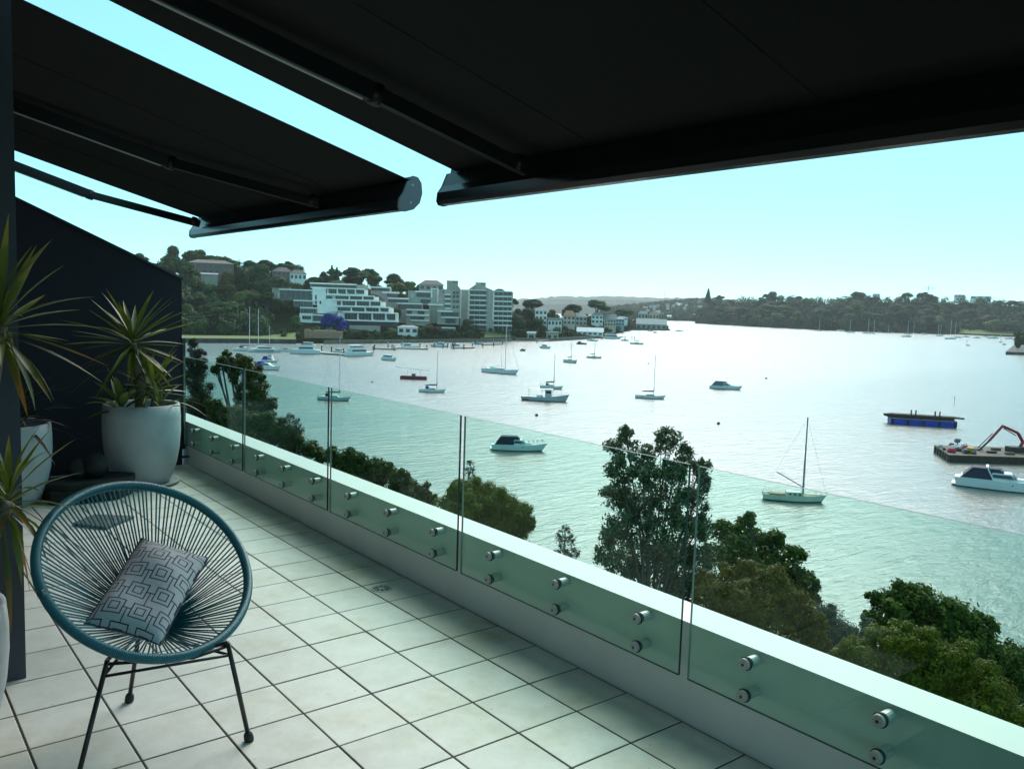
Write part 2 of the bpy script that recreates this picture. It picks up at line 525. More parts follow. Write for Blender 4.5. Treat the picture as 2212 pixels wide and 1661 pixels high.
# near slope below the terrace, down to the water about 50 m out
sl_ = MB(); vv = []; ny = 26; nx = 12
for i in range(ny):
    y = -60 + 180 * i / (ny - 1)
    for k in range(nx):
        t = k / (nx - 1)
        x = 3.0 + 47 * t + 3 * math.sin(y * 0.13)
        vv.append((x, y, ZW - 0.6 + 13.5 * (1 - t) ** 1.2 + random.uniform(-.25, .25) * (1 - t)))
sl_.add(vv, [(i * nx + k, i * nx + k + 1, (i + 1) * nx + k + 1, (i + 1) * nx + k) for i in range(ny - 1) for k in range(nx - 1)])
structure('near_slope', sl_, M_bush, True)
def near_ground(x, y):
    t = min(1, max(0, (x - 3 - 3 * math.sin(y * 0.13)) / 47))
    return ZW - 0.6 + 13.5 * (1 - t) ** 1.2

# ================================================================== THE TERRACE
PIT = 0.303
GX0, GY0 = 2.288, 4.203              # a grout crossing
WALLX = 2.586                        # inner face of the parapet
ENDY = 8.249                         # face of the dark end wall
deck = MB().box(-1.6, WALLX - 0.002, -2.5, ENDY - 0.002, -0.30, -0.0025).build('terrace_floor', M_grout)
tag(deck, kind='structure')
def tile_mesh(sx, sy, m):
    b = 0.0045
    mb = MB()
    mb.add([(0, 0, -0.02), (sx, 0, -0.02), (sx, sy, -0.02), (0, sy, -0.02),
            (0, 0, -0.0012), (sx, 0, -0.0012), (sx, sy, -0.0012), (0, sy, -0.0012),
            (b * .5, b * .5, 0), (sx - b * .5, b * .5, 0), (sx - b * .5, sy - b * .5, 0), (b * .5, sy - b * .5, 0)],
           [(0, 3, 2, 1), (0, 1, 5, 4), (1, 2, 6, 5), (2, 3, 7, 6), (3, 0, 4, 7), (4, 5, 9, 8), (5, 6, 10, 9), (6, 7, 11, 10), (7, 4, 8, 11), (8, 9, 10, 11)])
    return mb.mesh('tile', m)
G = 0.0085
TM = tile_mesh(PIT - G, PIT - G, M_tile)
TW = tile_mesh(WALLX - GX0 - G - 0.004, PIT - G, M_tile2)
ntile = 0
for ix in range(-9, 1):
    for iy in range(-13, 15):
        x0 = GX0 + ix * PIT; y0 = GY0 + iy * PIT
        if y0 + PIT > ENDY + 0.28: continue
        wpx = to_px((x0 + .15, y0 + .15, 0))
        d = (Vector((x0 + .15, y0 + .15, 0)) - CAMP).dot(_f)
        if d < 0.5: continue
        if not (-260 < wpx[0] < 2450 and wpx[1] < 1900): continue
        if y0 + PIT > ENDY:
            me = tile_mesh((PIT if ix < 0 else WALLX - GX0 - .004) - G, ENDY - y0 - G - .004, M_tile)
        else:
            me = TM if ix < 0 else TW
        o = bpy.data.objects.new('tile', me); COL.objects.link(o)
        o.parent = deck
        o.location = (x0 + G / 2, y0 + G / 2, random.uniform(-0.0008, 0.0008))
        ntile += 1

# parapet
pt = thing('parapet_wall', 'long low parapet with a broad white coping behind the glass panes', 'wall', (WALLX, 3, 0))
MB().box(WALLX, WALLX + 0.172, -2.5, 8.9, -0.32, 0.401).build('wall_body', M_render, pt, world=True)
MB().box(WALLX - 0.002, WALLX + 0.184, -2.5, 8.9, 0.401, 0.408).build('coping', M_coping, pt, world=True)

# glass balustrade panels
GXA, GXB = 2.519, 2.531
def spigot(parent, y, z):
    mb = MB()
    mb.tube([(GXB + .002, y, z), (WALLX - .001, y, z)], 0.020, 16)
    st = mb.build('standoff', M_steel, parent, world=True)
    MB().tube([(GXA - .006, y, z), (GXA - .0005, y, z)], 0.0255, 18).build('washer', M_rubber, st, True, world=True)
    hb_ = MB()
    prof = [(GXA - .0225, .010), (GXA - .0215, .018), (GXA - .018, .0215), (GXA - .006, .0215)]
    hb_.tube([(p[0], y, z) for p in prof], [p[1] for p in prof], 18)
    hb_.build('cap', M_capst, st, world=True)
    MB().tube([(GXA - .0235, y, z), (GXA - .0215, y, z)], 0.006, 6).build('hex_socket', M_rubber, st, world=True)
panes = [('the far end beside the navy wall', 6.672, 8.167), ('second from the far end', 5.132, 6.632), ('third from the far end, crossed by the clipped treetops', 3.594, 5.092),
         ('with the big tree rising behind its right end', 2.063, 3.555), ('nearest one, running out of the right edge', 0.522, 2.018)]
labs = ['glass balustrade pane at the far end beside the navy wall', 'second glass balustrade pane from the navy wall', 'middle glass balustrade pane with empty water and low bushes behind it',
        'glass balustrade pane with the navy-canopied cruiser and tall tree behind', 'nearest glass balustrade pane running out of the right edge']
for (lb, (_, ya, yb)) in zip(labs, panes):
    t = thing('glass_panel', lb, 'glass panel', (GXA, (ya + yb) / 2, 0.21), 0, 'frameless glass balustrade panels')
    mb = MB()
    x0, x1, z0, z1 = GXA, GXB, 0.213, 1.050
    mb.add([(x0, ya, z0), (x1, ya, z0), (x1, yb, z0), (x0, yb, z0), (x0, ya, z1), (x1, ya, z1), (x1, yb, z1), (x0, yb, z1)],
           [(3, 0, 4, 7), (1, 2, 6, 5)])
    mb.mi = 1
    mb.add([(x0, ya, z0), (x1, ya, z0), (x1, yb, z0), (x0, yb, z0), (x0, ya, z1), (x1, ya, z1), (x1, yb, z1), (x0, yb, z1)],
           [(0, 3, 2, 1), (0, 1, 5, 4)])
    mb.mi = 2
    mb.add([(x0, ya, z1), (x1, ya, z1), (x1, yb, z1), (x0, yb, z1)], [(0, 1, 2, 3)])
    mb.mi = 3
    mb.add([(x0, yb, z0), (x1, yb, z0), (x1, yb, z1), (x0, yb, z1)], [(0, 3, 2, 1)])
    mb.build('pane', [M_glass, M_gedge, M_gtop, M_gfar], t, world=True)
    for k in range(3):
        y = ya + 0.222 + k * 0.505
        for z in (0.374, 0.254): spigot(t, y, z)

# end wall with its raked top, and the column between the two awnings
ew = thing('end_wall', 'dark navy rendered end wall with a raked top behind the white pots', 'wall', (1, ENDY, 0))
xr = 2.527
def ztop(x): return 1.777 + (xr - x) * 0.451
MB().prism([(-1.6, -0.3), (xr, -0.3), (xr, ztop(xr)), (-1.6, ztop(-1.6))], ENDY, ENDY + 0.20, lambda u, v, h: (u, h, v)).build('wall_body', M_navy, ew, world=True)
MB().obox(((xr - 1.6) / 2, ENDY + .1, (ztop(xr) + ztop(-1.6)) / 2 + .006), Vector((xr + 1.62, 0, ztop(xr) - ztop(-1.6) - .01)) / 2, (0, .112, 0), Vector((.41, 0, .91)) * .009).build('metal_capping', M_black, ew, world=True)
MB().box(xr + .002, xr + .030, ENDY - .012, ENDY + .05, 0.15, 1.22).build('edge_channel', M_black, ew, world=True)
MB().box(xr - .02, xr + .05, ENDY - .05, ENDY - .012, 0.07, 0.088).build('bracket', M_black, ew, world=True)
cm = thing('column', 'dark grey rendered column at the left edge, behind the yellowing yucca', 'column', (.35, 4.1, 0))
MB().box(0.02, 0.558, 3.931, 4.20, -0.004, 3.55).build('shaft', M_colm, cm, world=True)
fw_ = MB().box(-1.62, -1.42, -2.5, 8.45, -.3, 4.2)  # house wall out of view, added for the light; pale to bounce it
structure('unseen_house_wall', fw_, mat('house_wall_bounce_white', (0.55, 0.54, 0.52), 0.8, var=.06, scale=2))

# floor drain, flat grey patch, pot saucer ring
dr = thing('floor_drain', 'small round steel floor drain set in the tiles near the parapet', 'drain', (2.36, 4.10, 0))
MB().lathe([(.062, .0005), (.058, .0035), (.049, .0045), (.047, .001)], 32, caps=False).build('ring', M_capst, dr, True)
MB().lathe([(.046, .0002), (.046, .0012)], 24).build('recess', M_rubber, dr)
g_ = MB()
for k in range(8):
    a = math.pi * 2 * k / 8
    g_.bar((.014 * math.cos(a), .014 * math.sin(a), .003), (.048 * math.cos(a), .048 * math.sin(a), .003), .007, .002)
g_.lathe([(.017, .0015), (.017, .004)], 16)
g_.build('grate', M_capst, dr)
pv_ = thing('grey_patch', 'flat grey patch lying on the tiles behind the wire chair', 'paver', (1.40, 6.38, 0))
MB().prism([(-.19, .02), (-.01, .20), (.215, .01), (-.02, -.21)], .001, .022, lambda u, v, h: (u, v, h)).build('stone', M_slab, pv_)  # thin four-cornered grey block lying flat on the tiles

# ------------------------------------------------------------------ awnings
AS = 0.2852
BZ = 2.15
XBAR = 2.54
fab_n = Vector((AS, 0, 1)).normalized()
FP = Vector((2.605, 0, 2.328))        # a point of the fabric's underside line
def awning(lab, y0, y1, arms, capm):
    t = thing('folding_arm_awning', lab, 'awning', (XBAR, (y0 + y1) / 2, BZ), 0, 'extended folding-arm awnings')
    mb = MB()
    xa, za = 2.60, 2.33; xb = -1.38; zb = za + (xa - xb) * AS
    nseg = 10
    vv = []
    for k in range(nseg + 1):
        x = xa + (xb - xa) * k / nseg
        z = za + (zb - za) * k / nseg - 0.020 * math.sin(math.pi * k / nseg)
        for y in (y0 + .03, y1 - .03):
            vv.append((x, y, z)); vv.append((x, y, z + .003))
    ff = []
    for k in range(nseg):
        a = 4 * k; b = a + 4
        ff += [(a, b, b + 2, a + 2), (a + 1, a + 3, b + 3, b + 1), (a, a + 1, b + 1, b), (a + 2, b + 2, b + 3, a + 3)]
    mb.add(vv, ff)
    mb.build('fabric', M_fabric, t, world=True)
    for q in range(1, 4):
        ys = y0 + (y1 - y0) * q / 4; sv = []
        for k in range(nseg + 1):
            x = xa + (xb - xa) * k / nseg; z = za + (zb - za) * k / nseg - 0.020 * math.sin(math.pi * k / nseg) - .0025
            sv += [(x, ys - .011, z), (x, ys + .011, z), (x, ys - .011, z + .002), (x, ys + .011, z + .002)]
        sm = MB(); sm.add(sv, [f_ for k in range(nseg) for f_ in ((4 * k, 4 * k + 1, 4 * k + 5, 4 * k + 4), (4 * k + 2, 4 * k + 6, 4 * k + 7, 4 * k + 3), (4 * k, 4 * k + 4, 4 * k + 6, 4 * k + 2), (4 * k + 1, 4 * k + 3, 4 * k + 7, 4 * k + 5))])
        sm.build('seam', M_fabric, t, world=True)
    # front bar: tall curved profile
    prof = [(2.500, 2.172), (2.512, 2.152), (2.545, 2.148), (2.600, 2.165), (2.640, 2.205), (2.655, 2.26), (2.648, 2.315), (2.625, 2.345), (2.590, 2.350), (2.585, 2.325), (2.560, 2.318), (2.545, 2.285), (2.530, 2.250), (2.505, 2.215)]
    MB().prism(prof, y0, y1, lambda u, v, h: (u, h, v)).build('front_bar', M_awbar, t, world=True)
    for (ya, yb) in ((y0 - .014, y0 - .001), (y1 + .001, y1 + .014)):
        cp = MB().prism([((u - 2.575) * 1.03 + 2.575, (v - 2.25) * 1.03 + 2.25) for u, v in prof], ya, yb, lambda u, v, h: (u, h, v)).build('end_cap', capm, t, world=True)
        MB().tube([(2.58, ya - .002, 2.20), (2.58, yb + .002, 2.20)], .006, 8).build('screw', M_steel, cp, world=True)
        MB().tube([(2.59, ya - .002, 2.30), (2.59, yb + .002, 2.30)], .006, 8).build('screw', M_steel, cp, world=True)
    for (pe, pb, ps) in arms:
        off = FP - fab_n * 0.095
        e = onplane(*pe, fab_n, off); b = onplane(*pb, fab_n, off); s_ = onplane(*ps, fab_n, off)
        if b.x > 2.50: b = e + (b - e) * ((2.50 - e.x) / (b.x - e.x))
        sh = e + (s_ - e) * ((e.x + 1.30) / (e.x - s_.x))
        a1 = MB().bar(sh, e, .05, .075, fab_n).build('upper_arm', M_arm, t, world=True)
        MB().bar(e, b, .042, .06, fab_n).build('forearm', M_arm, t, world=True)
        ax = fab_n * .05
        MB().tube([e - ax * .8, e + ax * .8], .031, 14).build('elbow', M_arm, t, True, world=True)
        MB().tube([b + (e - b).normalized() * .05 - ax * .55, b + (e - b).normalized() * .05 + ax * .9], .026, 12).build('bar_joint', M_arm, t, True, world=True)
        dirv = (e - sh).normalized()
        MB().tube([sh + dirv * .1 - fab_n * .039, e - dirv * .05 - fab_n * .039], .006, 6).build('cable', M_steel, a1, world=True)
        MB().obox(Vector((-1.38, sh.y, sh.z)), (.04, 0, 0), (0, .07, 0), (0, 0, .09)).build('shoulder_bracket', M_arm, t, world=True)
    MB().prism([(-1.42, zb - .1), (-1.24, zb - .1), (-1.22, zb + .08), (-1.42, zb + .12)], y0, y1, lambda u, v, h: (u, h, v)).build('cassette', M_awbar, t, world=True)
    return t
awning('black awning over the near deck, its left bar end above the bay', -0.55, 3.826,
       [((812, 205), (1205, 400), (400, 8)), ((2700, 120), (2460, 330), (2300, -120))], M_awbar)
awning('black awning over the far deck, ending in a grey bar cap', 4.245, 7.93,
       [((368, 352), (775, 464), (90, 250)), ((195, 421), (470, 494), (30, 358))], M_cap)

# ------------------------------------------------------------------ pots and yuccas
def pot(lab, x, y, R, H, z0=0.0):
    t = thing('planter_pot', lab, 'pot', (x, y, z0), 0, 'round white planter pots')
    pr = [(.60, 0), (.70, .03), (.80, .12), (.90, .28), (.965, .45), (1.0, .66), (1.0, .84), (.975, 1.0)]
    outer = [(r * R, h * H) for r, h in pr]
    inner = [((.975 * R - .028), H), ((.975 * R - .034), H * .97), (R * .95 - .03, H * .86), (0.0005, H * .86)]
    MB().lathe(outer + inner, 48).build('shell', M_pot, t, True)
    MB().lathe([(R * .95 - .032, H * .865), (R * .5, H * .885), (0.0005, H * .89)], 24).build('soil', M_soil, t, True)
    return t
def leaf_mesh(L, W, droop, fold=0.35, seg=7, twist=0.0):
    """sword leaf along +X, drooping in Z"""
    mb = MB(); vv = []
    for k in range(seg + 1):
        t = k / seg
        wdt = W * (0.55 + 0.9 * t - 0.1) if t < .35 else W * (1 - ((t - .35) / .65) ** 1.6)
        wdt = max(wdt, 0.0008)
        x = L * t * (1 - 0.12 * droop * t); z = -droop * L * t * t * 0.5
        c, s_ = math.cos(twist * t), math.sin(twist * t)
        vv += [(x, -wdt * .5 * c, z + wdt * fold * .5 - wdt * .5 * s_), (x, 0, z), (x, wdt * .5 * c, z + wdt * fold * .5 + wdt * .5 * s_)]
    ff = []
    for k in range(seg):
        a = 3 * k
        ff += [(a, a + 1, a + 4, a + 3), (a + 1, a + 2, a + 5, a + 4)]
    mb.add(vv, ff)
    return mb
def yucca_leaf_mat(name, base, tip, edge=0.72, tr=0.25):
    m = bpy.data.materials.new(name); m.use_nodes = True
    t = m.node_tree; b = t.nodes['Principled BSDF']
    co = t.nodes.new('ShaderNodeTexCoord')
    sp = t.nodes.new('ShaderNodeSeparateXYZ'); t.links.new(co.outputs['Generated'], sp.inputs[0])
    n = t.nodes.new('ShaderNodeTexNoise'); n.inputs['Scale'].default_value = 7; t.links.new(co.outputs['Object'], n.inputs['Vector'])
    ad = t.nodes.new('ShaderNodeMath'); ad.operation = 'MULTIPLY_ADD'; ad.inputs[1].default_value = 0.5
    t.links.new(n.outputs['Fac'], ad.inputs[0]); t.links.new(sp.outputs[0], ad.inputs[2])
    r = t.nodes.new('ShaderNodeValToRGB')
    r.color_ramp.elements[0].position = edge; r.color_ramp.elements[0].color = (*base, 1)
    r.color_ramp.elements[1].position = min(1, edge + .45); r.color_ramp.elements[1].color = (*tip, 1)
    t.links.new(ad.outputs[0], r.inputs['Fac'])
    oi = t.nodes.new('ShaderNodeObjectInfo'); mr = t.nodes.new('ShaderNodeMapRange'); mr.inputs['To Min'].default_value = .65; mr.inputs['To Max'].default_value = 1.3
    t.links.new(oi.outputs['Random'], mr.inputs['Value'])
    mx = t.nodes.new('ShaderNodeMix'); mx.data_type = 'RGBA'; mx.blend_type = 'MULTIPLY'; mx.inputs[0].default_value = 1
    t.links.new(r.outputs[0], mx.inputs[6]); t.links.new(mr.outputs[0], mx.inputs[7])
    t.links.new(mx.outputs[2], b.inputs['Base Color']); b.inputs['Roughness'].default_value = .42
    trn = t.nodes.new('ShaderNodeBsdfTranslucent'); t.links.new(mx.outputs[2], trn.inputs['Color'])
    ms = t.nodes.new('ShaderNodeMixShader'); ms.inputs[0].default_value = tr
    t.links.new(b.outputs[0], ms.inputs[1]); t.links.new(trn.outputs[0], ms.inputs[2]); t.links.new(ms.outputs[0], t.nodes['Material Output'].inputs['Surface'])
    return m
M_yg = yucca_leaf_mat('yucca_leaf_green', (0.066, 0.098, 0.013), (0.15, 0.15, 0.02), .95)
M_yl = yucca_leaf_mat('yucca_leaf_lime', (0.115, 0.155, 0.015), (0.20, 0.19, 0.03), .9)
M_yy = yucca_leaf_mat('yucca_leaf_yellowing', (0.10, 0.115, 0.016), (0.28, 0.15, 0.03), .75)
M_yd = yucca_leaf_mat('yucca_leaf_dry', (0.26, 0.17, 0.05), (0.34, 0.20, 0.07), .4)
M_ydk = yucca_leaf_mat('cordyline_leaf_dark', (0.012, 0.016, 0.012), (0.03, 0.03, 0.02), .9)
M_fleshy = yucca_leaf_mat('bromeliad_leaf', (0.10, 0.15, 0.03), (0.12, 0.16, 0.03), .95)
def place_leaf(parent, p, d, L, W, droop, m, roll=0.0):
    o = leaf_mesh(L, W, droop, fold=random.uniform(.25, .5), twist=random.uniform(-.5, .5)).build('leaf', m, parent, True)
    d = Vector(d).normalized()
    side = Vector((0, 0, 1)).cross(d)
    if side.length < 1e-3: side = Vector((0, 1, 0))
    side.normalize(); up = d.cross(side)
    Mx = Matrix((d, side, up)).transposed().to_4x4()
    if roll: Mx = Mx @ Matrix.Rotation(roll, 4, 'X')
    o.matrix_basis = Matrix.Translation(Vector(p) - parent.location) @ Mx
    return o
def rosette(parent, p, n, L, W, mats, lo=-35, hi=80, droop=(.1, .5), az0=0.0, skip=None):
    p = Vector(p)
    for k in range(n):
        az = az0 + k * 2.39996 + random.uniform(-.2, .2)
        el = rad(lo + (hi - lo) * ((k + .5) / n) ** 0.9 + random.uniform(-7, 7))
        d = Vector((math.cos(az) * math.cos(el), math.sin(az) * math.cos(el), math.sin(el)))
        m = mats[0] if el > rad(5) else random.choice(mats)
        place_leaf(parent, p + d * .015 + Vector((0, 0, -.05 + .09 * k / n)), d, L * random.uniform(.78, 1.12), W, random.uniform(*droop), m)

PX, PY = 1.985, 7.58
p1 = pot('large white pot by the glass, below the tall green yucca', PX, PY, .312, .695)
MB().lathe([(.24, .0), (.30, .012), (.305, .03), (.29, .028), (.23, .012)], 32).build('saucer', M_pot, p1, True)
y1_ = thing('yucca_plant', 'tall green yucca with two spiky heads in the large pot by the glass', 'plant', (PX, PY, .61))
h1 = ony(287, 742, PY - .03); h2 = ony(330, 838, PY - .06)
MB().tube([(PX - .02, PY, .60), (h1.x + .06, h1.y, .85), (h1.x + .03, h1.y, 1.05), tuple(h1)], [.042, .036, .033, .028], 10).build('stem', M_bark, y1_, True, world=True)
MB().tube([(PX + .06, PY - .04, .60), (h2.x + .01, h2.y, .70), tuple(h2)], [.028, .024, .02], 8).build('stem', M_bark, y1_, True, world=True)
rosette(y1_, h1, 50, .55, .048, [M_yg, M_yg, M_yl], -62, 60, (.02, .3), .3)
rosette(y1_, h2, 24, .38, .042, [M_yl, M_yg], -20, 76, (.05, .35), 1.1)
for (px_, py_, n_, L_, nm) in ((262, 868, 11, .30, 'fleshy bromeliad rosette leaning over the left rim of the large pot'), (345, 872, 10, .26, 'small arching rosette at the right rim of the large pot')):
    c = ony(px_, py_, PY - .13)
    br = thing('bromeliad', nm, 'plant', (c.x, c.y, .61))
    rosette(br, (c.x, c.y, .675), n_ + 4, L_ + .03, .075 if n_ == 11 else .028, [M_fleshy, M_yg], 8, 76, (.2, .8), .5)
# long bent leaves hanging over the rim to the parapet
for (a, dd, L_) in ((.5, .9, .40), (-.3, 1.0, .36)):
    place_leaf(y1_, (PX + .17, PY - .1, .70), (math.cos(a), math.sin(a) - .4, .25), L_, .02, dd, M_yy)
# second pot further left, with a dark drooping plant
p2 = pot('white pot half hidden by the column, holding a dark drooping plant', .93, 7.32, .32, .62)
d2 = thing('cordyline_plant', 'dark drooping strap-leaved plant in the pot beside the column', 'plant', (.93, 7.32, .54))
rosette(d2, (.98, 7.24, .62), 44, .46, .042, [M_ydk], 15, 84, (.5, 1.6), .2)
# near pot at the left edge with a many-headed yellowing yucca
QX, QY = .152, 3.45
p3 = pot('white pot cut off by the left edge, under the yellowing yucca', QX, QY, .285, .52)
y3_ = thing('yucca_plant', 'yellowing many-headed yucca at the left edge in front of the column', 'plant', (QX, QY, .45))
hA = ony(2, 705, 3.50); hB = ony(18, 1085, 3.42); hC = ony(-60, 1290, 3.3); 
for hh in (hA, hB):
    MB().tube([(QX - .03 + (hh.x - QX) * .2, QY, .44), (QX + (hh.x - QX) * .7, QY, (.44 + hh.z) / 2), tuple(hh)], [.03, .026, .022], 8).build('stem', M_bark, y3_, True, world=True)
rosette(y3_, hA, 42, .34, .031, [M_yg, M_yl, M_yg, M_yy], -62, 84, (.05, .5), .8)
rosette(y3_, hB, 36, .26, .026, [M_yl, M_yl, M_yy, M_yd], -70, 82, (.1, .8), .1)
for (x_, y_, dx, dz, L_, m_) in ((20, 1120, .3, -.9, .34, M_yd), (5, 1130, .05, -1, .40, M_yy), (28, 1090, .7, -.55, .36, M_yd), (-8, 1130, -.1, -1, .44, M_yd), (10, 705, .25, -.95, .3, M_yy), (14, 715, .8, -.25, .36, M_yy)):
    place_leaf(y3_, ony(x_, y_, 3.4), (dx, random.uniform(-.3, .1), dz), L_, .026, .15, m_)

# stone ornament on stacked slabs between the two pots
st_ = thing('stone_ornament', 'dark round stone on stacked black slabs between the two white pots', 'garden ornament', (1.50, 7.30, 0))
MB().prism([(-.30, -.20), (-.10, -.27), (.16, -.25), (.30, -.10), (.26, .14), (-.02, .22), (-.26, .16), (-.33, 0)], .0, .10, lambda u, v, h: (u, v, h)).build('base_slab', M_slate, st_)
MB().prism([(-.38, -.1), (-.2, -.24), (.1, -.26), (.32, -.16), (.40, .02), (.22, .2), (-.1, .22), (-.32, .12)], .101, .15, lambda u, v, h: (u * .9, v * .9, h)).build('slab', M_slate, st_)
MB().blob((.05, -.02, .245), .095, .09, .105, 14, 10, .05).build('round_stone', M_slate, st_, True)
MB().blob((-.07, .02, .225), .085, .08, .085, 9, 7, .10).build('side_stone', M_slate, st_, True)

# ------------------------------------------------------------------ wire chair
M_cordt = mat('teal_cord', (0.014, 0.150, 0.185), 0.32, var=0.25, scale=40)
M_wrap = None
def wrap_mat():
    m = bpy.data.materials.new('teal_wrapped_ring'); m.use_nodes = True
    t = m.node_tree; b = t.nodes['Principled BSDF']
    at = t.nodes.new('ShaderNodeAttribute'); at.attribute_name = 'around'
    wv = t.nodes.new('ShaderNodeMath'); wv.operation = 'SINE'
    mu = t.nodes.new('ShaderNodeMath'); mu.operation = 'MULTIPLY'; mu.inputs[1].default_value = 2 * math.pi * 420
    t.links.new(at.outputs['Fac'], mu.inputs[0]); t.links.new(mu.outputs[0], wv.inputs[0])
    r = t.nodes.new('ShaderNodeValToRGB'); r.color_ramp.elements[0].color = (.008, .095, .125, 1); r.color_ramp.elements[1].color = (.014, .155, .190, 1)
    mr = t.nodes.new('ShaderNodeMapRange'); mr.inputs['From Min'].default_value = -1
    t.links.new(wv.outputs[0], mr.inputs['Value']); t.links.new(mr.outputs[0], r.inputs['Fac']); t.links.new(r.outputs[0], b.inputs['Base Color'])
    bp = t.nodes.new('ShaderNodeBump'); bp.inputs['Strength'].default_value = .6; bp.inputs['Distance'].default_value = .003
    t.links.new(mr.outputs[0], bp.inputs['Height']); t.links.new(bp.outputs[0], b.inputs['Normal'])
    b.inputs['Roughness'].default_value = .33
    return m
M_wrap = wrap_mat()
RC = Vector((.857, 3.190, .633)); RR = .378; RAZ = rad(165.2); RT = rad(42)
fwd = Vector((math.sin(RAZ), math.cos(RAZ), 0)); lat = Vector((math.cos(RAZ), -math.sin(RAZ), 0))
bup = -fwd * math.cos(RT) + Vector((0, 0, 1)) * math.sin(RT)
def ringp(t, k=1.0):
    return RC + (lat * math.cos(t) + bup * math.sin(t)) * RR * k
ch = thing('wire_chair', 'round teal cord chair on thin black legs, seen at the lower left', 'chair', (.85, 3.07, 0))
rb_ = MB(); NR = 120
rb_.tube([ringp(2 * math.pi * k / NR) for k in range(NR)], .0175, 12, closed=True)
ro = rb_.build('ring', M_wrap, ch, True, world=True)
att = ro.data.attributes.new('around', 'FLOAT', 'POINT')
att.data.foreach_set('value', [(i // 12) / NR for i in range(NR * 12)])
APX = Vector((.926, 3.385, .340))
nrm = lat.cross(bup).normalized()
if nrm.z < 0: nrm = -nrm
NC = 124
for k in range(NC):
    t = 2 * math.pi * (k + .5 + random.uniform(-.18, .18)) / NC
    a = ringp(t, .985)
    q = APX + (lat * math.cos(t) + bup * math.sin(t)) * .030
    mid = (a + q) / 2 - nrm * .006
    MB().tube([a, mid, q], .0032, 6, cap=False).build('cord', M_cordt, ch, True, world=True)
MB().tube([APX + (lat * math.cos(t) + bup * math.sin(t)) * .030 for t in np.linspace(0, 2 * math.pi, 24, endpoint=False)], .006, 8, closed=True).build('hub_ring', M_wrap, ch, True, world=True)
FR = Vector((1.128, 2.907, 0)); FB = Vector((.851, 3.473, 0)); FF = Vector((.520, 2.845, 0))
TR_ = onz(492, 1388, .405); TF = onz(232, 1425, .39); TB = Vector((.868, 3.375, .325))
def chair_leg(foot, top):
    d = (top - foot).normalized()
    o = MB().tube([foot + d * .02, top], .0085, 10).build('leg', M_black, ch, True, world=True)
    MB().tube([foot, foot + d * .012, foot + d * .03, foot + d * .04], [.016, .018, .016, .010], 12).build('foot_cap', M_rubber, o, True, world=True)
for fo, to in ((FR, TR_), (FB, TB), (FF, TF)): chair_leg(fo, to)
def lerp(a, b, t): return a + (b - a) * t
jr, jf, jb = lerp(FR, TR_, .88), lerp(FF, TF, .88), lerp(FB, TB, .97)
MB().tube([jf, jr], .0055, 8).build('brace_rod', M_black, ch, True, world=True)
MB().tube([jf, jb], .0055, 8).build('brace_rod', M_black, ch, True, world=True)
MB().tube([jr, jb], .0055, 8).build('brace_rod', M_black, ch, True, world=True)
for (tp, tt) in ((TR_, None), (TF, None)):
    # short curved hook from the leg top up to the ring
    best = min((ringp(2 * math.pi * k / 240) for k in range(240)), key=lambda p: (p - tp).length)
    MB().tube([tp, lerp(tp, best, .5) + Vector((0, 0, -.006)), best + Vector((0, 0, -.012))], .0075, 8).build('hook', M_black, ch, True, world=True)
MB().tube([TB, TB + Vector((.02, .0, -.005)), APX + Vector((0, -.02, -.02)), APX], .006, 8).build('hub_rod', M_black, ch, True, world=True)
MB().tube([lerp(FF, TF, .97), ringp(rad(270), 1.0) + Vector((0, 0, -.018)), lerp(FR, TR_, .97)], .006, 8).build('front_rod', M_black, ch, True, world=True)

